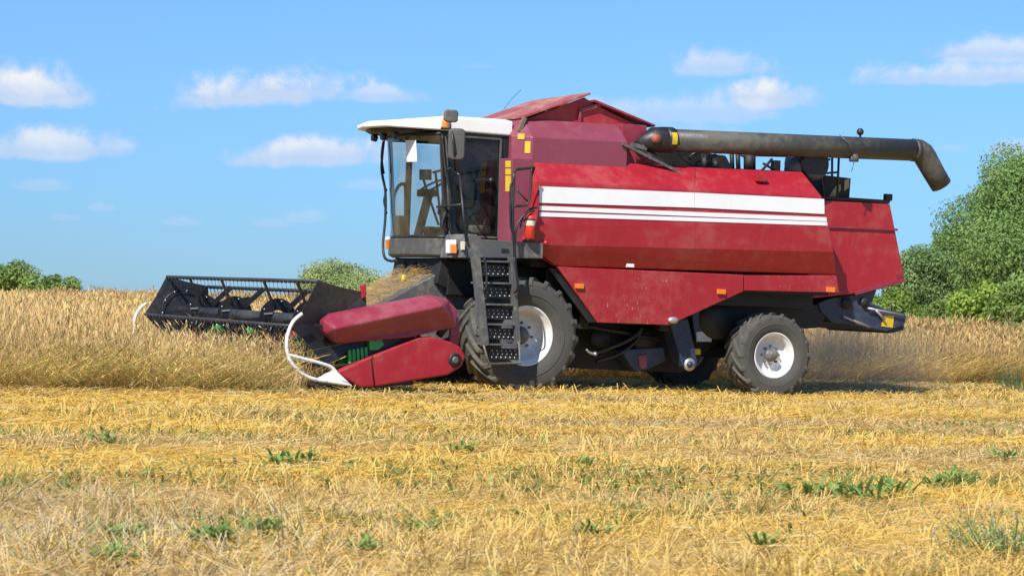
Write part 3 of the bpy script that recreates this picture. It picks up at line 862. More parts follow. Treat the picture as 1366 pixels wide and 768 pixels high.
# fire extinguisher in its holder
q = P(707, 303, -1.66)
m = MB(); m.lathe([(.055, -.16), (.068, -.15), (.068, .13), (.045, .18), (.02, .20)], 18, q, True, True, 'z')
fe = m.build('fire_extinguisher', EXTRED)
tag(fe, 'red fire extinguisher strapped upright beside the cab ladder rail', 'fire extinguisher')
m = MB(); m.lathe([(.025, .20), (.025, .25)], 10, q, True, True, 'z'); m.bar(q + np.array([-.02, 0, .24]), q + np.array([.09, 0, .27]), .03); m.tube(smoothline([q + np.array([-.03, 0, .22]), q + np.array([-.12, -.03, .15]), q + np.array([-.17, -.04, -.02])]), .012, 6); m.build('valve', BLACK, fe)
m = MB(); m.lathe([(.070, .02), (.070, .09)], 18, q, True, False, 'z'); m.build('label_band', CREAM, fe)
m = MB(); m.lathe([(.072, .09), (.072, .11)], 18, q, True, False, 'z'); m.box(q[0] - .05, q[0] + .12, q[1] + .06, q[1] + .12, q[2] - .2, q[2] - .17); m.box(q[0] + .02, q[0] + .06, q[1] + .03, q[1] + .25, q[2] + .08, q[2] + .12); each(m, 'extinguisher_bracket', BLACK, CH)

# --- wheels
def make_wheel(name, R, rim_r, width, loc, lugs, dish, parent, hubr, flip=1):
    m = MB()
    h = width / 2
    # rim: outer lip, barrel, dished disc (outer side at -y)
    m.lathe([(rim_r * 1.03, -h * .80), (rim_r * 1.0, -h * .86), (rim_r * .95, -h * .83), (rim_r * .93, -h * .74), (rim_r * .86, -h * .70), (rim_r * .84, -h * .66),
             (rim_r * .82, -h * .8 + dish * .75), (rim_r * .74, -h * .8 + dish), (rim_r * .45, -h * .8 + dish * .95), (rim_r * .30, -h * .8 + dish * .8), (.001, -h * .8 + dish * .8)], 48)
    m.lathe([(rim_r * 1.03, h * .8), (rim_r * .9, h * .75), (rim_r * .85, -h * .3), (rim_r * .74, -h * .8 + dish + .03), (.001, -h * .8 + dish + .03)], 40)
    w = m.build('wheel', RIM, parent, loc=loc)
    m = MB()
    prof = [(rim_r * 1.0, -h * .80), (rim_r * 1.10, -h * .93), (rim_r + (R - rim_r) * .45, -h * 1.0), (rim_r + (R - rim_r) * .72, -h * .99), (R * .935, -h * .93), (R * .945, -h * .6), (R * .95, 0),
            (R * .945, h * .6), (R * .935, h * .93), (rim_r + (R - rim_r) * .72, h * .99), (rim_r + (R - rim_r) * .45, h * 1.0), (rim_r * 1.10, h * .93), (rim_r, h * .80)]
    m.lathe(prof, 64)
    m.lathe([(rim_r * 1.35, -h * 1.0), (rim_r * 1.36, -h * 1.012), (rim_r * 1.39, -h * 1.012), (rim_r * 1.40, -h * 1.0)], 64)
    t = m.build('tyre', RUBBER, w)
    m = MB()
    for side in (-1, 1):
        for k in range(lugs):
            a0 = 2 * math.pi * (k + (.5 if side > 0 else 0)) / lugs
            rings = []
            for j, s in enumerate((-.04, .25, .5, .75, .93, 1.02)):
                ang = a0 + s * 1.05 * h / R * 1.0
                rb = R * (.93 if s < .8 else .91 if s < 1 else .85); rt = R * (1.0 if s < .8 else .99 if s < 1 else .90)
                yy = side * h * min(s, 1.0) * (1.0 if s < 1 else 1.01)
                dw = .028 * R / .8 * (1.0 + .3 * s)
                e = [(-1.35, rb), (-.8, rt), (.8, rt), (1.35, rb)]
                rings.append([((r_) * math.cos(ang + q_ * dw / R), yy, (r_) * math.sin(ang + q_ * dw / R)) for q_, r_ in e])
            m.loft(rings)
    m.build('tread', TREAD, t, .006, 1)
    m = MB()
    yc = -h * .8 + dish * .8
    m.lathe([(hubr * 1.25, yc - .0), (hubr * 1.25, yc - .03), (hubr, yc - .035), (hubr * .95, yc - .11), (hubr * .6, yc - .13), (.001, yc - .13)], 20)
    for k in range(8):
        a0 = 2 * math.pi * k / 8
        m.lathe([(.02, -.035), (.02, .0)], 6, (hubr * 1.75 * math.cos(a0), yc, hubr * 1.75 * math.sin(a0)), False, True)
    m.build('hub', GREY, w)
    return w
fw = make_wheel('wheel', .80, .405, .62, (0, -1.19, .79), 20, .24, CH, .10)
w2 = copy_child(fw, CH); w2.location = (0, 1.19, .79); w2.rotation_euler = (0, 0, math.pi)
fw.rotation_euler = (0, .1, 0)
rw = make_wheel('wheel', .615, .328, .46, (4.08, -1.20, .61), 18, .15, CH, .075)
w2 = copy_child(rw, CH); w2.location = (4.08, 1.20, .61); w2.rotation_euler = (0, 0, math.pi - .05)
rw.rotation_euler = (0, 0, -.05)

# --- underbody: elevator leg, boxes, hoses
m = MB()
eA, eB = P(914, 425, -1.12), P(927, 486, -1.12)
m.pp([(893, 428), (918, 424), (931, 482), (930, 489), (925, 494), (917, 494), (911, 488)], -1.15, .28)
elev = m.build('grain_elevator', NAVY, CH, .02)
m = MB(); c = P(920.5, 486, -1.155); m.lathe([(.001, -.004), (.09, -.004), (.095, .02)], 20, c); m.build('worn_cover', STEEL, elev)
m = MB(); m.ball(P(920, 486, -1.16), .05, 8); each(m, 'bearing', NAVY, elev)
m = MB(); m.pp([(922, 410), (949, 405), (949, 455), (929, 455), (926, 440)], -1.0, .4); bb = m.build('side_box', NAVY, CH, .012)
m = MB(); m.pp([(929, 443), (949, 441), (949, 455.5), (929.5, 455.5)], -1.006, .008); m.build('worn_patch', STEEL, bb)
m = MB(); m.pp([(926, 465), (935, 465), (935, 473), (926, 473)], -.95, .1); m.build('yellow_box', YEL, CH, .01)
m = MB(); m.pp([(828, 466), (885, 463), (890, 480), (868, 491), (850, 496), (842, 488)], -.9, 1.5); sh = m.build('sieve_shoe', NAVY, CH, .015)
m = MB(); m.pp([(852.5, 474), (863, 473), (863.5, 489), (859, 492), (853, 489)], -.92, .03); m.build('reflector', PINK, sh, .01)
m = MB()
m.tube(smoothline([P(790, 472, -1.0), P(810, 465, -1.0), P(835, 455, -1.0), P(850, 445, -1.0), P(856, 437, -1.0)]), .03, 8)
m.tube(smoothline([P(795, 482, -.95), P(825, 472, -.95), P(848, 455, -.95), P(855, 440, -.95)]), .025, 8)
m.tube([P(778, 434, -1.0), P(880, 452, -.9)], .03, 8)
each(m, 'hydraulic_hose', HOSE, CH)
m = MB(); m.lathe([(.001, -.03), (.16, -.03), (.16, .04)], 24, P(800, 452, -.9)); m.lathe([(.001, -.03), (.2, -.03), (.2, .04)], 24, P(860, 452, -.85)); m.lathe([(.001, -.03), (.3, -.03), (.3, .04)], 24, P(955, 425, -.98)); each(m, 'belt_pulley', DARK, CH)
m = MB(); m.tube(smoothline([P(782, 466, -1.02), P(786, 470, -1.02), P(795, 473, -1.02)]), .02, 6); m.ball(P(794, 472, -1.02), .03, 8); m.build('fitting', STEEL, CH)

# --- feeder house
m = MB(); m.xz([(-.35, 1.62), (-.95, 1.62), (-2.35, .86), (-2.30, .30), (-1.2, .55), (-.35, .9)], -.68, .68)
fh = m.build('feeder_house', GREY, CH, .015)
m = MB(); m.xz([(-.4, 1.8), (-1.0, 1.8), (-1.06, 1.45), (-.4, 1.2)], -.78, .78); m.build('feeder_hood', DARK, CH, .01)
m = MB(); m.tube([P(546, 346, .4), P(529, 364, .4)], .035, 10); m.tube([P(529, 364, .4), P(508, 389, .4)], .02, 8); m.build('hydraulic_cylinder', GREY, CH)
m = MB(); m.tube(smoothline([P(556, 352, -.1), P(545, 358, -.1), P(538, 368, -.1), P(536, 382, -.1)]), .028, 8); each(m, 'hydraulic_hose', HOSE, CH)
m = MB(); m.tube([P(539, 366, -.12), P(537, 379, -.12)], .033, 8); m.build('hose_sleeve', YEL, CH)

# --- cutting header
AX = np.array([-3.43, 0, .92]); RR = .54; YW = 2.95
hm = MB()
hm.box(-2.42, -2.36, -YW, YW, .22, .84)
hm.prism([(-2.42, -YW, .22), (-3.35, -YW, .13), (-3.35, -YW, .10), (-2.36, -YW, .17)], (0, 2 * YW, 0))
hm.box(-2.5, -2.3, -YW, YW, .84, .92)
hm.bar((-3.40, -YW, .125), (-3.40, YW, .125), .08, .03)
header = hm.build('header_frame', BLACK, CH)
m = MB()
for y in np.arange(-YW + .05, YW, .0762 * 1.5):
    m.add([(-3.43, y - .014, .115), (-3.43, y + .014, .115), (-3.56, y, .125), (-3.43, y, .145)], [(0, 1, 2), (1, 3, 2), (3, 0, 2), (0, 3, 1)])
m.build('knife_guard', DARK, header)
# feed auger with helical flights
m = MB(); m.tube([(-2.80, -YW + .05, .52), (-2.80, YW - .05, .52)], .15, 18); fa = m.build('feed_auger', BLACK, CH)
m = MB()
for s in (-1, 1):
    V = []; F = []; N = 140
    for i in range(N):
        t = i / (N - 1); y = s * (.5 + t * 2.35); a_ = s * t * 2 * math.pi * 4.5
        for r_ in (.145, .28): V.append((-2.80 + r_ * math.cos(a_), y, .52 + r_ * math.sin(a_)))
    F = [(2 * i, 2 * i + 1, 2 * i + 3, 2 * i + 2) for i in range(N - 1)]
    m.add(V, F, True)
m.build('flight', GREEN, fa, solid=.008)
m = MB(); m.box(-3.0, -2.45, .15, .45, .45, .80); m.build('guard_plate', RED, header, .01)
m = MB(); m.box(-2.95, -2.72, -2.93, -2.70, .62, .85); m.lathe([(.09, -.14), (.10, -.1), (.10, .14), (.09, .18)], 14, (-2.62, -2.8, .70), True, True)
gb = m.build('drive_gearbox', GREEN, CH, .012)
m = MB(); m.pp([(493, 452), (509, 450), (513, 460), (505, 467), (493, 467)], -3.045, .10); m.build('gear_guard', GREEN, gb, .012)
for k in range(5):
    m = MB(); m.pp([(465 + k * 5.4, 467 - k), (468.5 + k * 5.4, 466 - k), (469.5 + k * 5.4, 484 - k * 1.5), (466 + k * 5.4, 485 - k * 1.5)], -3.035, .04); m.build('guard_slat', GREEN, gb, .006)
# end sheets
m = MB(); m.xz([(-3.35, .13), (-2.36, .17), (-2.36, 1.05), (-2.6, 1.05), (-3.2, .45)], -YW - .05, -YW - .02)
m.xz([(-3.35, .13), (-2.36, .17), (-2.36, 1.05), (-2.6, 1.05), (-3.2, .45)], YW + .02, YW + .05)
each(m, 'end_sheet', BLACK, header)
# reel
m = MB(); m.tube([AX + np.array([0, -YW + .02, 0]), AX + np.array([0, YW - .02, 0])], .074, 20)
reel = m.build('reel', REELTUBE, CH)
ANG = [rad(115 + 72 * k) for k in range(5)]
vx = [AX + RR * np.array([math.cos(t), 0, math.sin(t)]) for t in ANG]
for yy, s in ((-YW, -1), (YW, 1)):
    m = MB()
    ring_ = []
    for k in range(5):
        t = ANG[k]; ring_.append(AX + np.array([math.cos(t) * RR * 1.02, yy, math.sin(t) * RR * 1.02]))
        t2 = t + rad(36); ring_.append(AX + np.array([math.cos(t2) * RR * .80, yy, math.sin(t2) * RR * .80]))
    ctr = AX + np.array([0, yy + s * -.07, 0])
    m.add([ctr] + ring_, [(0, 1 + k, 1 + (k + 1) % 10) for k in range(10)])
    ep = m.build('end_plate', BLACK, reel, solid=.012)
    m = MB()
    for k in range(10):
        t = ANG[0] + rad(36) * k
        m.ball(AX + np.array([math.cos(t) * .30, yy + .055 * -s - .02, math.sin(t) * .30]), .016, 6)
    each(m, 'bolt', STEEL, ep)
    m = MB(); m.lathe([(.29, -.006), (.295, -.012), (.31, -.012), (.315, -.006)], 40, AX + np.array([0, yy - s * .05 - .015, 0]), True); m.build('ring', BLACK, ep)
for yy in (1.95, .62, -1.02, -2.2):
    m = MB()
    m.lathe([(.10, -.006), (.255, -.006), (.255, .006), (.10, .006)], 40, AX + np.array([0, yy, 0]), False)
    dk = m.build('disc', BLACK, reel)
    m = MB()
    for t, v in zip(ANG, vx):
        m.bar(AX + np.array([math.cos(t) * .18, yy - .02, math.sin(t) * .18]), v + np.array([0, yy - .02, 0]), .018, .07)
    m.build('arm', BLACK, dk)
    m = MB()
    for k in range(10):
        t = ANG[0] + rad(36) * k
        m.ball(AX + np.array([math.cos(t) * .22, yy - .012, math.sin(t) * .22]), .013, 6)
    for t in ANG[:3]:
        m.bar(AX + np.array([math.cos(t + .5) * .10, yy - .015, math.sin(t + .5) * .10]), AX + np.array([math.cos(t + .9) * .2, yy - .015, math.sin(t + .9) * .2]), .012, .02)
    each(m, 'bolt', STEEL, dk)
for v in vx:
    m = MB()
    m.tube([v + np.array([0, -YW, 0]), v + np.array([0, YW, 0])], .021, 10)
    for y in np.arange(-YW + .06, YW, .15):
        pq = v + np.array([0, y, 0])
        m.bar(pq + np.array([0, -.014, -.012]), pq + np.array([0, .014, -.012]), .045, .04)
        m.tube([pq, pq + np.array([.02, 0, -.10]), pq + np.array([.06, 0, -.19])], .003, 4)
    m.build('bat', REELTUBE, reel)
# reel arms and tensioners
m = MB()
m.bar((-2.33, -YW - .09, 1.12), AX + np.array([0, -YW - .09, 0]), .05, .09)
m.tube([(-2.9, -YW - .10, .72), (-3.15, -YW - .10, .96)], .03, 8)
m.bar(P(420, 434, -3.05), P(442, 436, -3.05), .04, .04)
m.bar((-2.33, YW + .09, 1.12), AX + np.array([0, YW + .09, 0]), .05, .09)
each(m, 'reel_arm', BLACK, CH, bevel=.008)
m = MB(); m.pp([(483, 381), (489, 378), (488, 396), (484, 398)], -3.0, .08); m.build('reel_bracket', RED, CH, .008)
# drive cover, pink
T0, T1, T2, T3 = P(440, 418, -3.04), P(574, 393, -3.04), P(597, 398.5, -3.04), P(611, 413, -3.04)
M0, M1 = P(446.5, 438, -3.30), P(590, 407, -3.30)
B0, B1, B2 = P(450, 458, -3.12), P(545, 450.5, -3.12), P(609, 436, -3.10)
N0, N1 = P(431, 427.5, -3.1), P(433, 443, -3.12)
off = np.array([0, .16, 0])
sil = [N0, T0, T1, T2, T3, B2, B1, B0, N1]
V = [T0, T1, T2, T3, M0, M1, B0, B1, B2, N0, N1] + [np.array([p[0], -2.96, p[2]]) for p in sil]
F = [(0, 1, 5, 4), (4, 5, 8, 7, 6), (1, 2, 5), (2, 3, 8, 5), (9, 0, 4), (9, 4, 10), (10, 4, 6)]
ids = [9, 0, 1, 2, 3, 8, 7, 6, 10]
for i in range(9): F.append((ids[i], ids[(i + 1) % 9], 11 + (i + 1) % 9, 11 + i))
F.append(tuple(11 + i for i in range(9)))
m = MB(); m.add(V, F)
dc = m.build('drive_cover', PINK, CH, .03, 3)
# end shield, red
m = MB(); m.pp([(447, 497), (497, 474.5), (560, 449.5), (577, 449), (601, 455.5), (614, 462), (621.5, 475), (616, 489), (598, 500), (500, 515.5), (481, 516.5)], -3.12, .14)
es = m.build('end_shield', RED, CH, .025, 3)
m = MB(); m.tube([P(497, 474.5, -3.125), P(495, 478, -3.125), P(499.5, 515, -3.125)], .008, 6); m.build('shield_seam', DARK, es)
m = MB(); m.lathe([(.060, -.02), (.085, -.02), (.09, .01)], 20, P(607, 480, -3.125)); hc = m.build('hub_ring', DARK, es)
m = MB(); m.lathe([(.001, -.03), (.03, -.03), (.05, -.012), (.06, .008)], 12, P(607, 480, -3.125), False); m.build('hub_cap', GREY, hc)
m = MB(); m.pp([(486, 510), (497, 513.5), (497, 516), (478, 517), (474, 512)], -3.10, .1); m.build('skid', GREY, es, .01)
m = MB(); m.pp([(603, 420), (612, 424), (614, 445), (611, 462), (600, 456)], -3.0, .06); m.build('shield_bracket', PINK, CH, .01)
m = MB(); m.tube([P(558, 449, -2.98), P(556, 430, -2.98)], .03, 8); m.tube([P(585, 447, -2.98), P(600, 430, -2.98)], .05, 8); m.bar(P(525, 462, -3.0), P(560, 441, -3.0), .03, .05); each(m, 'drive_shaft', DARK, CH)
# dividers
def divider(ym, s):
    dy = ym + 3.1
    f = (lambda px, py: P(px, py, -3.1) * np.array([1, 0, 1]) + np.array([0, ym, 0])) if True else None
    mm = MB()
    tip = [f(420, 506), f(447, 492.5), f(469, 514.5), f(440, 513)]
    V = [f(418, 507) + np.array([0, .0, 0]), f(447, 493) + np.array([0, .10 * s, 0]), f(469, 514.5) + np.array([0, -.06, 0]), f(447, 493) + np.array([0, -.02, 0]), f(462, 516) + np.array([0, .10, 0])]
    mm.add(V, [(0, 3, 2), (0, 2, 4), (0, 4, 1), (0, 1, 3), (1, 4, 2, 3)])
    d = mm.build('crop_divider', WHITE, CH, .012)
    mm = MB()
    mm.tube(smoothline([f(403, 418), f(391, 429), f(384, 446), f(382.5, 462), f(386, 478), f(396, 492), f(410, 502), f(424, 506.5), f(436, 508)], 5), .022, 10)
    mm.tube(smoothline([f(384.5, 473), f(400, 477), f(420, 482), f(437, 487), f(444, 491), f(449, 497)], 4), .020, 10)
    mm.build('divider_rod', WHITE, d)
    return d
divider(-3.1, 1)
divider(3.08, 1)

# ------------------------------------------------------------------ crops, stubble, straw (uncountable)
def instance(templ, pos, yaw, scale, lean, leandir, tint0, tint1=None):
    """templ: list of (V, F, tpar) variants; returns merged arrays. tpar in 0..1 blends tint0 -> tint1."""
    VV, FF, TT = [], [], []
    off = 0
    k = len(templ)
    which = rng.integers(0, k, len(pos))
    for ti, (V, F, tp) in enumerate(templ):
        sel = np.where(which == ti)[0]
        if not len(sel): continue
        n, nv = len(sel), len(V)
        c, s_ = np.cos(yaw[sel])[:, None], np.sin(yaw[sel])[:, None]
        sc = scale[sel][:, None] if scale.ndim == 1 else scale[sel]
        sx = sc[:, :1]; sz = sc[:, -1:]
        x = (V[None, :, 0] * c - V[None, :, 1] * s_) * sx
        y = (V[None, :, 0] * s_ + V[None, :, 1] * c) * sx
        z = V[None, :, 2] * sz
        lx_ = (lean[sel] * np.cos(leandir[sel]))[:, None]; ly_ = (lean[sel] * np.sin(leandir[sel]))[:, None]
        zz = np.clip(z, 0, None)
        x = x + lx_ * zz * (1 + .6 * zz); y = y + ly_ * zz * (1 + .6 * zz)
        p_ = np.stack([x + pos[sel, 0:1], y + pos[sel, 1:2], z + pos[sel, 2:3]], -1).reshape(-1, 3)
        VV.append(p_)
        FF.append((F[None] + (np.arange(n) * nv)[:, None, None]).reshape(-1, F.shape[1]) + off)
        off += n * nv
        a_ = tint0[sel][:, None, :]
        if tint1 is None: tt_ = np.broadcast_to(a_, (n, nv, 3))
        else:
            w_ = tp[None, :, None]; tt_ = a_ * (1 - w_) + tint1[sel][:, None, :] * w_
        TT.append(tt_.reshape(-1, 3))
    return np.concatenate(VV), np.concatenate(FF), np.concatenate(TT)

def strip(pts, widths, dirv):
    """flat ribbon along pts, width along dirv"""
    V = []; d = np.array(dirv, float)
    for p_, w in zip(pts, widths): V += [np.array(p_) - d * w / 2, np.array(p_) + d * w / 2]
    F = [(2 * i, 2 * i + 1, 2 * i + 3, 2 * i + 2) for i in range(len(pts) - 1)]
    return np.array(V), np.array(F)
def cereal(seed, rich=True):
    r_ = np.random.default_rng(seed)
    Vs, Fs, Ts = [], [], []; o = 0
    def put(V, F, t):
        nonlocal o
        Vs.append(V); Fs.append(F + o); Ts.append(np.full(len(V), t)); o += len(V)
    hgt = 1.0; bend = r_.uniform(.02, .12)
    a0 = r_.uniform(0, 6.28); d = np.array([math.cos(a0), math.sin(a0), 0]); e = np.array([-d[1], d[0], 0])
    zs = (0, .45, .82) if rich else (0.25, .82)
    stem = [d * bend * (z ** 2) + np.array([0, 0, z]) for z in zs]
    V, F = strip(stem, [.008] * len(stem), e if r_.random() < .5 else (e + d) / 1.4); put(V, F, 0)
    # ear: two crossed tapered blades, nodding
    tip = stem[-1]; nod = r_.uniform(.1, 1.0)
    p1 = tip + d * .03 * nod + np.array([0, 0, .055]); p2 = p1 + d * .05 * nod + np.array([0, 0, .05 * (1 - .5 * nod)])
    for ax in (e, d * .7 + np.array([0, 0, .3])):
        V, F = strip([tip, (tip + p1) / 2, p1, p2], [.010, .022, .019, .004], ax); put(V, F, 1)
    if rich:
        for k in range(r_.integers(2, 4)):
            z = r_.uniform(.15, .65); t = r_.uniform(0, 6.28); q = np.array([math.cos(t), math.sin(t), 0]); qe = np.array([-q[1], q[0], 0])
            L = r_.uniform(.12, .26); up = r_.uniform(-.6, .7)
            b0 = d * bend * z * z + np.array([0, 0, z])
            V, F = strip([b0, b0 + q * L * .5 + np.array([0, 0, L * .5 * up + .03]), b0 + q * L + np.array([0, 0, L * (up - .6)])], [.010, .012, .003], qe); put(V, F, .35)
    return np.concatenate(Vs), np.concatenate(Fs), np.concatenate(Ts)
CER = [cereal(i) for i in range(14)]
CERF = [cereal(40 + i, False) for i in range(8)]

def frustum_points(d0, d1, dens, margin=3.0, pxlo=-40, pxhi=1406):
    """random ground points in the wedge the camera sees, dens(d) per square metre"""
    out_ = []
    step = 1.0; d = d0
    while d < d1:
        st = min(step * max(1, d / 15), d1 - d)
        mg = margin / (d + st / 2); w0 = (pxlo - 683) / CF - mg; w1 = (pxhi - 683) / CF + mg
        A = (w1 - w0) * d * st
        n = rng.poisson(A * dens(d))
        dd_ = d + rng.random(n) * st; t = w0 + rng.random(n) * (w1 - w0)
        f2 = np.array([math.sin(CTH), math.cos(CTH)]); r2 = np.array([math.cos(CTH), -math.sin(CTH)])
        out_.append(CC[:2] + dd_[:, None] * f2 + (dd_ * t)[:, None] * r2)
        d += st
    return np.concatenate(out_)
def is_crop(x, y):
    wig = (vnoise(x * .8, 0 * x, 11) - .5) * .5 + (vnoise(x * 3.1, 0 * x, 12) - .5) * .3
    ahead = (x < -3.55) & (y > -2.95 + wig)
    edge = 3.3 + np.clip((x - 6) * .2, 0, 1.6)
    beyond = (y > edge + wig)
    return ahead | beyond
def side_t(x): return np.clip((x - 2) / 4, 0, 1)       # 0 = grain at the left, 1 = rough grass behind the machine
pt = frustum_points(24, 76, lambda d: 225 * min(1, (30 / d)) ** .85)
x, y = pt[:, 0], pt[:, 1]
k = is_crop(x, y); pt = pt[k]; x, y = pt[:, 0], pt[:, 1]
pos = np.c_[pt, height(x, y) - .01]
n = len(pos)
dist = np.hypot(x - CC[0], y - CC[1])
patch = vnoise(x * .6, y * .6, 21)
hs = (.86 + .22 * (patch - .5) + .10 * (vnoise(x * 2.3, y * 2.3, 22) - .5) + rng.normal(0, .085, n) + (rng.random(n) < .012) * .2) * (1 + .12 * side_t(x))
hs = np.clip(hs, .45, 1.2)
# the reel presses the grain down where it enters the header
pr = np.clip((x + 6.0) / 1.6, 0, 1) * np.clip((3.6 - y) / .5, 0, 1) * (x < -3.4)
hs = hs * (1 - .36 * pr)
# flattened and ragged edge along the cut
edge_d = np.where(x < -3.5, y + 2.95, y - 3.3)
rag = np.clip(1 - edge_d / .7, 0, 1) * rng.random(n)
hs *= 1 - .5 * rag
hs *= np.where(x > 4, .82 + .42 * vnoise(x * .9, y * .5, 23), 1.0)
lean = np.abs(rng.normal(.10, .13, n)) + rag * rng.uniform(0, .9, n)
ld = rng.uniform(0, 6.28, n)
ld = np.where(rag > .2, -math.pi / 2 + rng.normal(0, .9, n), ld)
base = np.array([.65, .48, .22]); col = base * (1 + .5 * (rng.random((n, 1)) - .5)) * (1 + .35 * (patch[:, None] - .5))
col = col * (1 - side_t(x)[:, None]) + side_t(x)[:, None] * np.array([.54, .38, .165]) * (1 + .5 * (rng.random((n, 1)) - .5))
gr = (rng.random(n) < .035)
col[gr] = np.array([.24, .27, .08]) * rng.uniform(.6, 1.3, (gr.sum(), 1))
ear = col * np.array([1.08, 1.07, 1.03]) + rng.normal(0, .02, (n, 3))
ear[gr] = col[gr]
nearm = dist < 42
V1 = instance(CER, pos[nearm], rng.uniform(0, 6.28, nearm.sum()), hs[nearm], lean[nearm], ld[nearm], col[nearm], ear[nearm])
fm = ~nearm
sc2 = np.c_[hs[fm] * 1.2, hs[fm]]
ex = rng.uniform(-9.5, 15, 9000); ex = ex[(ex < -4.3) | (ex > 2.5)]; ne = len(ex)
ey = np.where(ex < 0, -2.95, 3.3 + np.clip((ex - 6) * .2, 0, 1.6)) + rng.normal(.10, .28, ne)
ez = height(ex, ey) + rng.uniform(0, .16, ne)
bc = np.array([.80, .57, .20]) * rng.uniform(.6, 1.15, (ne, 1)) * (.55 + .75 * vnoise(ex * 1.3, ey * 2, 73))[:, None]
g2_ = rng.random(ne) < np.where(ex < 0, .22, .07); bc[g2_] = np.array([.25, .29, .07]) * rng.uniform(.6, 1.3, (g2_.sum(), 1))
V3 = instance(CER, np.c_[ex, ey, ez], rng.uniform(0, 6.28, ne), np.c_[rng.uniform(.5, 1.0, ne), rng.uniform(.18, .50, ne) * (.6 + .8 * vnoise(ex * .9, ey, 74))], rng.uniform(.6, 2.6, ne), np.where(rng.random(ne) < .6, -1.57 + rng.normal(0, 1.0, ne), rng.uniform(0, 6.28, ne)), bc, bc * 1.1)
V1 = (np.concatenate([V1[0], V3[0]]), np.concatenate([V1[1], V3[1] + len(V1[0])]), np.concatenate([V1[2], V3[2]]))
V2 = instance(CERF, pos[fm], rng.uniform(0, 6.28, fm.sum()), sc2, lean[fm], ld[fm], col[fm], ear[fm])
Vc = np.concatenate([V1[0], V2[0]]); Fc = np.concatenate([V1[1], V2[1] + len(V1[0])]); Tc = np.concatenate([V1[2], V2[2]])
wheat = fast_mesh('wheat_crop', Vc, Fc, STALK, np.clip(Tc, .01, .9))
tag(wheat, 'tall ripe tan grain standing uncut before and behind the red combine', 'grain crop', kind='stuff')
print('crop plants', n, 'faces', len(Fc))

# stubble
def blade_set(seed, nb_):
    r_ = np.random.default_rng(seed); Vs, Fs, Ts = [], [], []; o = 0
    for _ in range(nb_):
        t = r_.uniform(0, 6.28); q = np.array([math.cos(t), math.sin(t), 0]); e = np.array([-q[1], q[0], 0])
        b0 = np.array([*r_.uniform(-.03, .03, 2), 0]); L = r_.uniform(.6, 1.1); ln = r_.uniform(0, .3)
        V, F = strip([b0, b0 + q * ln * L * .4 + np.array([0, 0, L * .55]), b0 + q * ln * L + np.array([0, 0, L])], [.006, .006, .0045], e)
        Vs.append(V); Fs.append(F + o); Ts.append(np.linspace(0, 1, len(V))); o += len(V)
    return np.concatenate(Vs), np.concatenate(Fs), np.concatenate(Ts)
STB = [blade_set(100 + i, 4) for i in range(10)]
def dens_stub(d): return 70 * min(1, 14 / d) if d < 44 else 4
pt = frustum_points(9.2, 46, dens_stub)
x, y = pt[:, 0], pt[:, 1]
k = ~is_crop(x, y); pt = pt[k]; x, y = pt[:, 0], pt[:, 1]; n = len(pt)
pos = np.c_[pt, height(x, y) - .01]
dist = np.hypot(x - CC[0], y - CC[1])
row = vnoise(x * .5, y * 1.6, 31)
hgt = rng.uniform(.07, .15, n) * (.7 + .6 * row)
sc = np.c_[np.clip(dist / 14, 1, 2.2), hgt]
sc[:, 0] = np.clip(dist / 14, 1, 2.4)
dry = np.clip((.6 * vnoise(x * .09, y * .75 - x * .02, 33) + .4 * vnoise(x * .5, y * 1.3, 34) - .36) * 3.0, 0, 1)[:, None]
col = (np.array([.74, .51, .13]) * (1 - dry) + np.array([.60, .435, .19]) * dry) * (1 + .4 * (rng.random((n, 1)) - .5))
gr = rng.random(n) < .03 + .10 * (vnoise(x * .7, y * 1.2, 35) > .68)
col[gr] = np.array([.34, .36, .08]) * rng.uniform(.7, 1.3, (gr.sum(), 1))
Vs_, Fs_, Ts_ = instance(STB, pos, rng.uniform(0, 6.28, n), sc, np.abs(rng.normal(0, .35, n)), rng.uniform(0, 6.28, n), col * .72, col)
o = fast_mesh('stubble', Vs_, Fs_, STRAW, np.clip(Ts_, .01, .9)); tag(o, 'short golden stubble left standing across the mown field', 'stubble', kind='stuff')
print('stubble', n)
# loose straw lying on the stubble
def straw_piece(seed):
    r_ = np.random.default_rng(seed); L = r_.uniform(.5, 1.0); cv = r_.uniform(-.15, .15); lift = r_.uniform(-.05, .22)
    pts = [np.array([(t - .5) * L, cv * math.sin(t * 3.1), lift * (t - .3) + .02 * math.sin(t * 3.1)]) for t in (0, .5, 1)]
    V1_, F1_ = strip(pts, [.018, .020, .014], (0, 1, 0)); V2_, F2_ = strip(pts, [.016, .018, .012], (0, .3, .95))
    return np.concatenate([V1_, V2_]), np.concatenate([F1_, F2_ + len(V1_)]), np.r_[np.zeros(len(V1_)), np.zeros(len(V2_))]
STW = [straw_piece(200 + i) for i in range(16)]
pt = frustum_points(9.2, 46, lambda d: 760 * min(1, 13 / d) ** 1.25)
x, y = pt[:, 0], pt[:, 1]
k = ~is_crop(x, y - .35); pt = pt[k]; x, y = pt[:, 0], pt[:, 1]
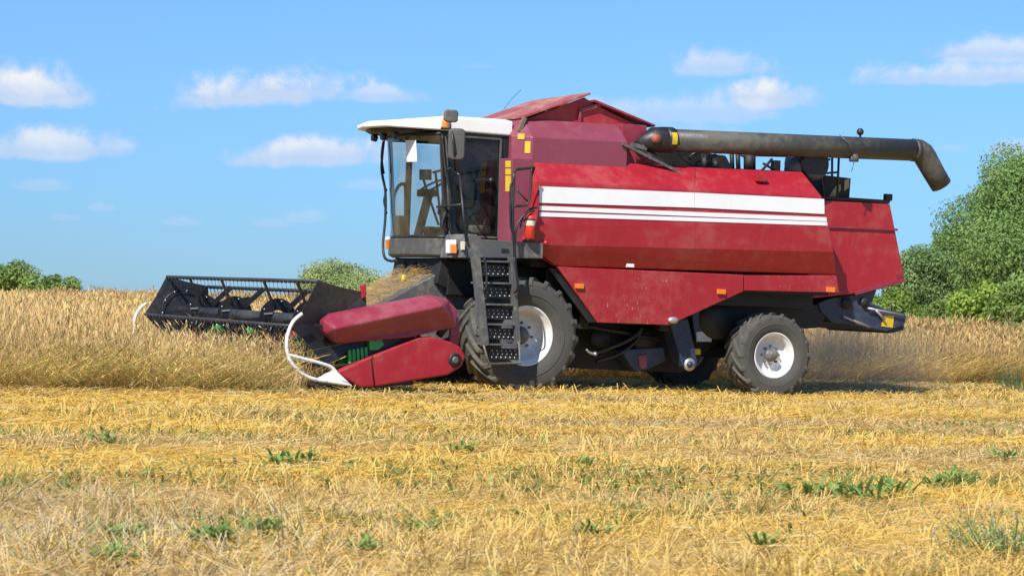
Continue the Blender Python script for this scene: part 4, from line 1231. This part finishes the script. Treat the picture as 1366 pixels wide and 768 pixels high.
# more straw in the swaths, less between them
sw = vnoise(x * .08, y * .9, 41) * .6 + vnoise(x * 1.1, y * 2.2, 42) * .4
k = rng.random(len(pt)) < np.clip(.30 + 1.9 * (sw - .28), .18, 1); pt = pt[k]; x, y = pt[:, 0], pt[:, 1]; sw = sw[k]; n = len(pt)
dist = np.hypot(x - CC[0], y - CC[1])
pos = np.c_[pt, height(x, y) + rng.uniform(.0, .07, n) * (.4 + sw)]
sc = rng.uniform(.11, .27, n) * np.clip(dist / 16, .85, 1.5)
bright = rng.random((n, 1))
dry = np.clip((.6 * vnoise(x * .09, y * .75 - x * .02, 33) + .4 * vnoise(x * .5, y * 1.3, 34) - .36) * 3.0, 0, 1)[:, None]
nearg = np.clip((13.5 + 1.5 * (vnoise(x * .7, y * .7, 45) - .5) * 2 - dist) / 1.5, 0, 1)[:, None] * np.clip((2 - (x + 13.5) * .8), 0, 1)[:, None]
colA = np.array([.85, .575, .12]) * (1 - dry) + np.array([.66, .475, .19]) * dry
colA = colA * (1 - nearg) + np.array([.56, .44, .245]) * nearg
col = colA * (.56 + .66 * bright)
hi = rng.random(n) < .06
col[hi] = np.array([.88, .78, .48])
Vs_, Fs_, Ts_ = instance(STW, pos, rng.normal(0, .9, n) + np.where(rng.random(n) < .4, 1.5, 0), sc, rng.normal(0, .0, n), rng.uniform(0, 6.28, n), col)
o = fast_mesh('straw_litter', Vs_, Fs_, STRAW, np.clip(Ts_, .01, .9)); tag(o, 'loose golden straw scattered over the stubble field', 'straw', kind='stuff')
print('straw', n)
# straw heap riding on the feeder house
n = 3500
u_ = rng.random(n) * .98; yy = rng.uniform(-.64, .64, n)
lm_ = vnoise(u_ * 5, yy * 4, 71)
xx = -2.35 + u_ * 1.32; zz = .86 + u_ * .72 + .015 + rng.random(n) * (.05 + .14 * lm_) * (1 - (yy / .68) ** 4)
Vs_, Fs_, Ts_ = instance(STW, np.c_[xx, yy, zz], rng.uniform(0, 6.28, n), rng.uniform(.06, .17, n), np.zeros(n), np.zeros(n), np.array([.74, .53, .2]) * rng.uniform(.75, 1.2, (n, 1)))
o = fast_mesh('straw_heap', Vs_, Fs_, STRAW, Ts_); tag(o, 'heap of cut straw lying on the intake below the cab', 'straw', kind='stuff')
# cut stalks piled in the header in front of the knife
n = 2600
xx = rng.uniform(-4.3, -2.6, n); yy = rng.uniform(-2.1, 2.9, n); zz = rng.uniform(.05, .55, n) * (1 - .5 * np.abs(xx + 3.3))
Vs_, Fs_, Ts_ = instance(CER, np.c_[xx, yy, np.clip(zz - .25, 0, 1)], rng.uniform(0, 6.28, n), rng.uniform(.35, .75, n), rng.uniform(.1, .9, n), rng.uniform(0, 6.28, n), np.array([.62, .45, .2]) * rng.uniform(.7, 1.2, (n, 1)), np.array([.72, .55, .28]) * rng.uniform(.7, 1.2, (n, 1)))
o = fast_mesh('falling_grain', Vs_, Fs_, STALK, np.clip(Ts_, .01, .9)); tag(o, 'cut grain stalks falling into the black reel', 'cut grain', kind='stuff')

# ------------------------------------------------------------------ trees and shrubs
def place(px, d):
    """ground position d metres away in the direction of a photo column"""
    v = ray(px, 395); v = v / math.hypot(v[0], v[1])
    x_, y_ = CC[0] + v[0] * d, CC[1] + v[1] * d
    return np.array([x_, y_, float(height(x_, y_))])
LEAFQ = np.array([[-.5, 0, 0], [0, -.28, .06], [.5, 0, 0], [0, .28, .06]])
def foliage(blobs, nleaf, leaf, colA, colB, seed, droop=0.0):
    """leaf-sized faces spread through clumps; blobs: (centre, radii)"""
    r_ = np.random.default_rng(seed)
    vol = np.array([b_[1][0] * b_[1][1] * b_[1][2] for b_ in blobs]) ** .75; vol = vol / vol.sum()
    which = r_.choice(len(blobs), nleaf, p=vol)
    C_ = np.array([b_[0] for b_ in blobs])[which]; Rr = np.array([b_[1] for b_ in blobs])[which]
    d = r_.normal(size=(nleaf, 3)); d /= np.linalg.norm(d, axis=1, keepdims=True)
    rad_ = r_.random(nleaf) ** .38
    lump = 1 + .22 * np.sin(d[:, 0] * 5 + which) * np.sin(d[:, 1] * 6 + which * 2) * np.cos(d[:, 2] * 5)
    p_ = C_ + d * Rr * (rad_ * lump)[:, None]
    nrm = d + r_.normal(size=(nleaf, 3)) * .8 + np.array([0, 0, .35]); nrm /= np.linalg.norm(nrm, axis=1, keepdims=True)
    t = np.cross(nrm, r_.normal(size=(nleaf, 3))); 
    if droop: t = t + np.array([0, 0, -droop])
    t /= np.linalg.norm(t, axis=1, keepdims=True); bt = np.cross(nrm, t)
    s_ = leaf * r_.uniform(.6, 1.4, nleaf)
    L = LEAFQ[None] * s_[:, None, None]
    V = p_[:, None, :] + L[..., 0:1] * t[:, None] + L[..., 1:2] * bt[:, None] + L[..., 2:3] * nrm[:, None]
    F = np.arange(nleaf * 4).reshape(-1, 4)
    tone = (r_.random(len(blobs)))[which] * .6 + r_.random(nleaf) * .4
    tint = np.array(colA) * (1 - tone[:, None]) + np.array(colB) * tone[:, None]
    return V.reshape(-1, 3), F, np.repeat(tint, 4, 0)
def tree(kind, base, H, Wd, label, cat, colA, colB, seed, nleaf=14000, leaf=.16, crown_lo=.12, nblob=26, droop=0.0, shape='oval', group=None):
    r_ = np.random.default_rng(seed)
    e = empty(kind, base); tag(e, label, cat, {'willow_tree': 'trees behind the field', 'round_bush': 'bushes behind the field', 'field_tree': 'trees on the skyline'}.get(kind))
    blobs = []
    for i in range(nblob):
        t = (i + .5) / nblob
        z = crown_lo + (1 - crown_lo) * (t * .9)
        if shape == 'oval': w = math.sin(math.pi * min(1, (.16 + .84 * t))) ** .42
        elif shape == 'dome': w = math.sqrt(max(.05, 1 - (t * .95) ** 2))
        else: w = 1.05 - t * .75
        a_ = r_.uniform(0, 6.28); rr = Wd / 2 * w * r_.uniform(.25, .78)
        s_ = Wd * r_.uniform(.13, .22) * (.65 + .5 * w)
        blobs.append(((math.cos(a_) * rr, math.sin(a_) * rr, z * H), (s_, s_, s_ * r_.uniform(.7, 1.05))))
    V, F, T = foliage(blobs, nleaf, leaf, colA, colB, seed, droop)
    V[:, 2] = np.clip(V[:, 2], .03, None)
    cr_ = fast_mesh('crown', V, F, LEAF, T); cr_.parent = e
    m = MB()
    tr_ = max(.05, H * .022)
    top = np.array([r_.uniform(-.2, .2), r_.uniform(-.2, .2), H * .72])
    m.tube([(0, 0, -.2), (0, 0, H * .12), top * .5 + np.array([0, 0, 0]), top], [tr_ * 1.3, tr_, tr_ * .7, tr_ * .25], 8)
    for b_ in blobs[::2]:
        c_ = np.array(b_[0]); s0 = np.array([0, 0, max(H * .08, c_[2] * .45)])
        m.tube([s0, (s0 + c_) / 2 + np.array([0, 0, .1]), c_], [tr_ * .45, tr_ * .3, tr_ * .1], 5)
    m.build('trunk', BARK, e)
    return e
GA, GB = (.13, .21, .05), (.30, .42, .10)
WA, WB = (.13, .225, .06), (.34, .48, .15)       # greyish willow
YA_, YB_ = (.18, .28, .04), (.38, .50, .09)         # fresh yellow-green
tree('willow_tree', place(1364, 105), 10.4, 8.2, 'tall dense green tree at the right edge rising above all its neighbours', 'tree', WA, WB, 1, 150000, .145, .03, 60, .5)
tree('willow_tree', place(1270, 112), 7.0, 5.6, 'mid-height grey-green tree just left of the tall right-edge tree', 'tree', WA, (.26, .38, .12), 2, 75000, .145, .03, 40, .5)
tree('willow_tree', place(1225, 108), 5.6, 5.6, 'dull grey-green bushy tree behind the rear hood of the combine', 'tree', WA, (.25, .35, .14), 3, 60000, .14, .02, 34, .3, 'dome')
tree('round_bush', place(1308, 90), 3.3, 3.4, 'bright yellow-green round bush in front of the tall right-edge tree', 'bush', YA_, YB_, 4, 18000, 0.16, .02, 20, 0, 'dome')
tree('round_bush', place(1196, 96), 3.0, 4.0, 'bright green low bush showing just above the grey straw chopper', 'bush', YA_, (.27, .37, .08), 5, 18000, 0.16, .02, 18, 0, 'dome')
tree('round_bush', place(1262, 92), 2.3, 3.2, 'small mid-green bush between the grey-green tree and the yellow-green bush', 'bush', GA, (.22, .31, .07), 6, 14000, 0.15, .02, 16, 0, 'dome')
tree('round_bush', place(1358, 88), 3.4, 3.4, 'darker green bush at the right edge below the tallest tree', 'bush', GA, GB, 7, 16000, 0.16, .02, 18, 0, 'dome')
tree('round_bush', place(1160, 104), 3.2, 5.0, 'green bush mostly hidden behind the straw hood', 'bush', GA, GB, 8, 16000, 0.17, .02, 18, 0, 'dome')
tree('field_tree', place(26, 190), 6.0, 7.4, 'leftmost green tree on the skyline above the grain', 'tree', (.15, .23, .05), (.32, .43, .11), 9, 18000, .27, .12, 22)
tree('field_tree', place(78, 195), 5.6, 4.6, 'smaller green tree on the skyline just right of the leftmost one', 'tree', (.13, .21, .05), (.29, .40, .11), 10, 12000, .27, .12, 16)
tree('field_tree', place(-14, 188), 6.0, 5.0, 'green tree cut by the left edge of the view', 'tree', (.15, .23, .05), (.32, .43, .11), 15, 14000, .27, .12, 18)
tree('dome_tree', place(454, 150), 5.3, 9.0, 'rounded green tree, paled for haze, behind the reel on the skyline', 'tree', (.25, .32, .12), (.41, .49, .20), 11, 110000, .16, .04, 60, 0, 'dome')  # haze over the distance is put into the pale leaf colours
# far conifer wood as one mass
Vs_, Fs_, Ts_ = [], [], []; o_ = 0
r_ = np.random.default_rng(5)
for px, d, H in [(1180 + i * 7 + r_.uniform(-3, 3), 420 + r_.uniform(-20, 30), r_.uniform(14, 19)) for i in range(26)] + [(527 + k * 5, 430, r_.uniform(10, 11.5)) for k in range(3)]:
    p_ = place(px, d)
    bl = [((0, 0, H * t), ((1 - t) * H * .18 + .3,) * 2 + (H * .08,)) for t in np.linspace(.15, .98, 8)]
    V, F, T = foliage(bl, 1400, .6, (.065, .115, .10), (.12, .18, .15), int(px), .4)  # blue air haze is mixed into these leaf colours
    Vs_.append(V + p_); Fs_.append(F + o_); o_ += len(V); Ts_.append(T)
o = fast_mesh('distant_forest', np.concatenate(Vs_), np.concatenate(Fs_), LEAF, np.concatenate(Ts_)); tag(o, 'far dark conifer wood, tinted bluish for haze, beyond the trees on the right', 'forest', kind='stuff')

# ------------------------------------------------------------------ weeds
def gpt(px, py):
    v = ray(px, py); t = -CC[2] / v[2]; p_ = CC + v * t
    p_[2] = float(height(p_[0], p_[1])); return p_
def weed_mesh(seed, nleaf, L, wd, upright, colA, colB, spread=False):
    r_ = np.random.default_rng(seed); Vs, Fs, Ts = [], [], []; o = 0
    for i in range(nleaf):
        t = r_.uniform(0, 6.28); q = np.array([math.cos(t), math.sin(t), 0]); e_ = np.array([-q[1], q[0], 0])
        l = L * r_.uniform(.6, 1.2); u_ = r_.uniform(*upright)
        b0 = q * .02 + np.array([*(r_.normal(0, L * .54, 2) if spread else (0, 0)), 0])
        q = q + np.array([0, 0, 0])
        pts = [b0, b0 + q * l * .35 + np.array([0, 0, l * u_ * .6]), b0 + q * l * .75 + np.array([0, 0, l * u_]), b0 + q * l * 1.05 + np.array([0, 0, l * u_ * .8])]
        V, F = strip(pts, [.01, wd, wd * .85, .006], e_ + np.array([0, 0, r_.uniform(-.4, .4)]))
        Vs.append(V); Fs.append(F + o); o += len(V)
        c_ = np.array(colA) + (np.array(colB) - np.array(colA)) * r_.random(); Ts.append(np.tile(c_, (len(V), 1)))
    return np.concatenate(Vs), np.concatenate(Fs), np.concatenate(Ts)
WEEDS = [(1080, 664, .26, .075, 5, 'broad dark green dock leaves standing alone left of the green weed patch'),
         (1118, 668, .20, .06, 6, 'green leafy weed at the left end of the right-hand weed patch'),
         (1148, 672, .24, .06, 10, 'largest green weed in the middle of the right-hand patch'),
         (1186, 668, .20, .055, 8, 'green weed at the right end of the right-hand patch'),
         (1246, 655, .18, .05, 14, 'small green weed right of the weed patch on the stubble'),
         (1276, 651, .20, .05, 14, 'green weed with upright leaves near the right edge of the stubble'),
         (282, 738, .13, .045, 26, 'green leafy weed in the dry grass at the lower left'),
         (165, 728, .10, .04, 16, 'low green weed in the left foreground grass'),
         (352, 722, .13, .045, 14, 'green weed with paired leaves right of the lower-left weed'),
         (562, 716, .12, .04, 22, 'low green weed at the bottom centre of the field'),
         (150, 762, .12, .04, 14, 'green weed at the bottom left edge of the view'),
         (484, 752, .10, .035, 12, 'bright green sprig at the bottom centre left'),
         (376, 625, .16, .05, 12, 'green weed row patch on the stubble left of centre'),
         (408, 622, .16, .05, 9, 'green weed beside the left-centre weed patch'),
         (142, 600, .16, .05, 14, 'single green weed tuft in the left stubble'),
         (612, 612, .15, .045, 12, 'small green weed on the stubble below the divider'),
         (778, 630, .14, .05, 10, 'small dark green weed on the stubble below the front wheel'),
         (1342, 620, .18, .05, 14, 'green weed at the right edge of the stubble'),
         (790, 730, .12, .035, 12, 'thin green weed in the foreground below the middle of the field'),
         (1020, 745, .12, .035, 10, 'green sprig among the golden foreground grass')]
for i, (px, py, L, wd, nl, lab) in enumerate(WEEDS):
    V, F, T = weed_mesh(300 + i, nl * 3, L * .36, wd * .32, (.4, 1.8), (.13, .22, .05), (.34, .46, .12), True)
    V = V * np.array([1.7, 1.3, 1.0])
    o = fast_mesh('weed_plant', V, F, LEAF, T); o.location = gpt(px, py) + np.array([0, 0, .05]); tag(o, lab, 'weed', 'weeds growing in the stubble')
# grey-green flowering clump at the lower right, and a thistle by the right edge
def bushy(name, px, py, r_w, h_, n_, colA, colB, label, cat, white=0):
    rr_ = np.random.default_rng(px); Vs, Fs, Ts = [], [], []; o = 0
    for i in range(n_):
        a_ = rr_.uniform(0, 6.28); ro = r_w * math.sqrt(rr_.random())
        b0 = np.array([math.cos(a_) * ro * .5, math.sin(a_) * ro * .5, 0]); tp_ = np.array([math.cos(a_) * ro, math.sin(a_) * ro, h_ * rr_.uniform(.5, 1)])
        e_ = rr_.normal(size=3); e_[2] = 0; e_ /= np.linalg.norm(e_)
        V, F = strip([b0, (b0 + tp_) / 2, tp_], [.006, .006, .004], e_); Vs.append(V); Fs.append(F + o); o += len(V); Ts.append(np.tile(np.array(colA), (len(V), 1)))
        for k in range(9):
            t = rr_.uniform(.2, 1); c_ = b0 + (tp_ - b0) * t; q = rr_.normal(size=3); q /= np.linalg.norm(q); e2 = np.cross(q, rr_.normal(size=3)); e2 /= np.linalg.norm(e2); l = rr_.uniform(.02, .055)
            V, F = strip([c_, c_ + q * l * .5, c_ + q * l], [.003, .009, .002], e2); Vs.append(V); Fs.append(F + o); o += len(V)
            cc_ = np.array(colA) + (np.array(colB) - np.array(colA)) * rr_.random()
            if white and t > .8 and rr_.random() < white: cc_ = np.array([.45, .50, .42])
            Ts.append(np.tile(cc_, (len(V), 1)))
    ob = fast_mesh(name, np.concatenate(Vs), np.concatenate(Fs), LEAF, np.concatenate(Ts)); ob.location = gpt(px, py); tag(ob, label, cat)
bushy('flowering_weed', 1345, 752, .42, .24, 75, (.20, .27, .09), (.42, .50, .19), 'grey-green flowering weed with pale heads at the lower right corner', 'weed', .3)
bushy('flowering_weed', 1288, 745, .24, .14, 30, (.20, .27, .09), (.42, .50, .20), 'small pale-headed weed left of the lower right flowering clump', 'weed', .35)
bushy('thistle_plant', 1358, 524, .55, .5, 90, (.07, .13, .06), (.17, .26, .11), 'dark green thistle at the right edge before the dry grass', 'thistle')
bushy('tall_weed', 1362, 506, 1.0, 1.2, 260, (.16, .22, .07), (.30, .38, .14), 'tall green weeds standing in the dry grass at the right edge', 'weed')
bushy('dry_stalk_clump', 1345, 470, .25, 2.0, 40, (.36, .25, .13), (.42, .30, .16), 'tall brown dry stalks rising from the grass at the far right', 'dry plant')

# tufts of longer dry grass in the foreground, and slender green shoots
def dens_f(d): return 170 * max(0, min(1, (13.2 - d) / 3.0))
pt = frustum_points(9.0, 13.4, dens_f)
x, y = pt[:, 0], pt[:, 1]
f2 = np.array([math.sin(CTH), math.cos(CTH)]); r2 = np.array([math.cos(CTH), -math.sin(CTH)])
lat = (pt - CC[:2]) @ r2 / ((pt - CC[:2]) @ f2)
keep = rng.random(len(pt)) < np.clip(.25 + 1.2 * (vnoise(x * 1.6, y * 1.6, 51) - .35) + np.where(lat < -.08, .25, 0), .03, 1)
pt = pt[keep]; lat = lat[keep]; x, y = pt[:, 0], pt[:, 1]; n = len(pt)
pos = np.c_[pt, height(x, y) - .01]
hgt = rng.uniform(.06, .17, n) * np.where(rng.random(n) < .04, 1.8, 1)
lft = np.clip(-lat * 6 + .3, 0, 1)[:, None]
col = (np.array([.74, .50, .12]) * (1 - lft) + np.array([.56, .44, .25]) * lft) * (1 + .6 * (rng.random((n, 1)) - .5))
g_ = rng.random(n) < .06
col[g_] = np.array([.15, .22, .05]) * rng.uniform(.7, 1.3, (g_.sum(), 1))
Vs_, Fs_, Ts_ = instance(STB, pos, rng.uniform(0, 6.28, n), np.c_[np.full(n, .8), hgt], np.abs(rng.normal(0, 1.6, n)), rng.uniform(0, 6.28, n), col * .8, col)
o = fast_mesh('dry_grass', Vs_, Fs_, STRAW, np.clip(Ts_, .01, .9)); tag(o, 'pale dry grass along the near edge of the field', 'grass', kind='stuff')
# thin tall stems of last year's weeds in the left foreground
pt = frustum_points(9.2, 12.6, lambda d: 12)
lat = (pt - CC[:2]) @ r2 / ((pt - CC[:2]) @ f2)
pt = pt[(lat < .06) & (rng.random(len(pt)) < np.clip(.75 - lat * 2, .1, 1))]; n = len(pt)
pos = np.c_[pt, height(pt[:, 0], pt[:, 1]) - .01]
cs = np.array([.42, .33, .19]) * rng.uniform(.5, 1.2, (n, 1)); gsel = rng.random(n) < .25; cs[gsel] = np.array([.22, .30, .09])
SPR = []
for i in range(6):
    q_ = np.random.default_rng(800 + i); parts = [strip([(0, 0, 0), (.01, .0, .5), (.03, .01, 1)], [.016, .012, .006], (0, 1, 0))]
    for k in range(5):
        z_ = q_.uniform(.3, .95); t_ = q_.uniform(0, 6.28); qd = np.array([math.cos(t_), math.sin(t_), 0]); b0_ = np.array([.02 * z_, 0, z_])
        parts.append(strip([b0_, b0_ + qd * .05 + np.array([0, 0, .06]), b0_ + qd * .10 + np.array([0, 0, .08])], [.006, .014, .004], (-qd[1], qd[0], 0)))
    vv, ff, oo = [], [], 0
    for V, F in parts: vv.append(V); ff.append(F + oo); oo += len(V)
    vv = np.concatenate(vv); SPR.append((vv, np.concatenate(ff), np.zeros(len(vv))))
Vs_, Fs_, Ts_ = instance(SPR, pos, rng.uniform(0, 6.28, n), rng.uniform(.14, .34, n), np.abs(rng.normal(0, .35, n)), rng.uniform(0, 6.28, n), cs)
o = fast_mesh('wild_stems', Vs_, Fs_, STRAW, np.clip(Ts_, .01, .9)); tag(o, 'thin dry weed stems standing in the pale grass at the near edge', 'grass', kind='stuff')
# green undergrowth along the foot of the standing crop and thin green in the stubble
pt = frustum_points(10, 44, lambda d: 60 * min(1, 16 / d))
x, y = pt[:, 0], pt[:, 1]
ed = np.where(x < -3.4, y + 3.0, y - 3.6 - np.clip((x - 6) * .2, 0, 1.6))
gm = vnoise(x * .35, y * 1.1, 61)
kk = rng.random(len(pt)) < np.where((ed > -.3) & (ed < .5), .35 + .5 * (gm > .5), np.clip((gm - .55) * 2.6, 0, .6) + .10 * (gm > .35))
kk &= ~((np.abs(y) < 2.5) & (x > -3) & (x < 6)) 
kk &= (ed < .6)
pt = pt[kk]; x, y = pt[:, 0], pt[:, 1]; n = len(pt); pos = np.c_[pt, height(x, y) + .02]
WD = []
for i in range(6):
    V, F, T = weed_mesh(500 + i, 7, .055, .014, (.2, 1.2), (0, 0, 0), (1, 1, 1)); WD.append((V, F, T[:, 0]))
c0 = np.array([.16, .20, .045]) * rng.uniform(.8, 1.3, (n, 1)); c1 = np.array([.30, .33, .09]) * rng.uniform(.7, 1.3, (n, 1))
sc = rng.uniform(.6, 1.3, n) * np.where((np.where(x < -3.4, y + 3.0, y - 3.6) > -.5), 1.7, 1.0)
Vs_, Fs_, Ts_ = instance(WD, pos, rng.uniform(0, 6.28, n), sc, np.zeros(n), np.zeros(n), c0, c1)
o = fast_mesh('undergrowth', Vs_, Fs_, LEAF, np.clip(Ts_, .01, .9)); tag(o, 'low green undergrowth scattered at the foot of the grain and in the stubble', 'undergrowth', kind='stuff')

# dust and chaff blown out behind the machine
m = MB(); m.box(4.9, 11.5, -.6, 4.6, -.05, 1.7)
dm = bpy.data.materials.new('chaff dust air'); dm.use_nodes = True
dn = NB(dm.node_tree); dm.node_tree.nodes.clear()
do = dn.n('ShaderNodeOutputMaterial'); dp_ = dn.n('ShaderNodeVolumePrincipled')
dp_.inputs['Color'].default_value = (.80, .66, .45, 1); dp_.inputs['Anisotropy'].default_value = .2
dtc = dn.n('ShaderNodeTexCoord'); dg = dtc.outputs['Generated']
dsep = dn.n('ShaderNodeSeparateXYZ'); dn.link(dg, dsep.inputs[0])
def bell(v, c, w): return dn.smooth(dn.m('SUBTRACT', 1.0, dn.m('DIVIDE', dn.m('ABSOLUTE', dn.m('SUBTRACT', v, c)), w)), 0.0, 0.9)
shape_ = dn.m('MULTIPLY', dn.m('MULTIPLY', bell(dsep.outputs[0], .36, .36), bell(dsep.outputs[1], .5, .5)), dn.smooth(dn.m('SUBTRACT', 1.0, dsep.outputs[2]), .08, .75))
dns = dn.noise(dtc.outputs['Object'], 1.1, 4, .6)
dn.link(dn.m('MULTIPLY', dn.m('MULTIPLY', shape_, dn.smooth(dns, .30, .70)), 1.0), dp_.inputs['Density'])
dn.link(dp_.outputs[0], do.inputs['Volume'])
dust = m.build('dust_cloud', dm)
tag(dust, 'thin cloud of brown dust and chaff behind the rear wheel of the combine', 'dust', kind='stuff')
S.cycles.volume_step_rate = 2.0
S.cycles.volume_max_steps = 64
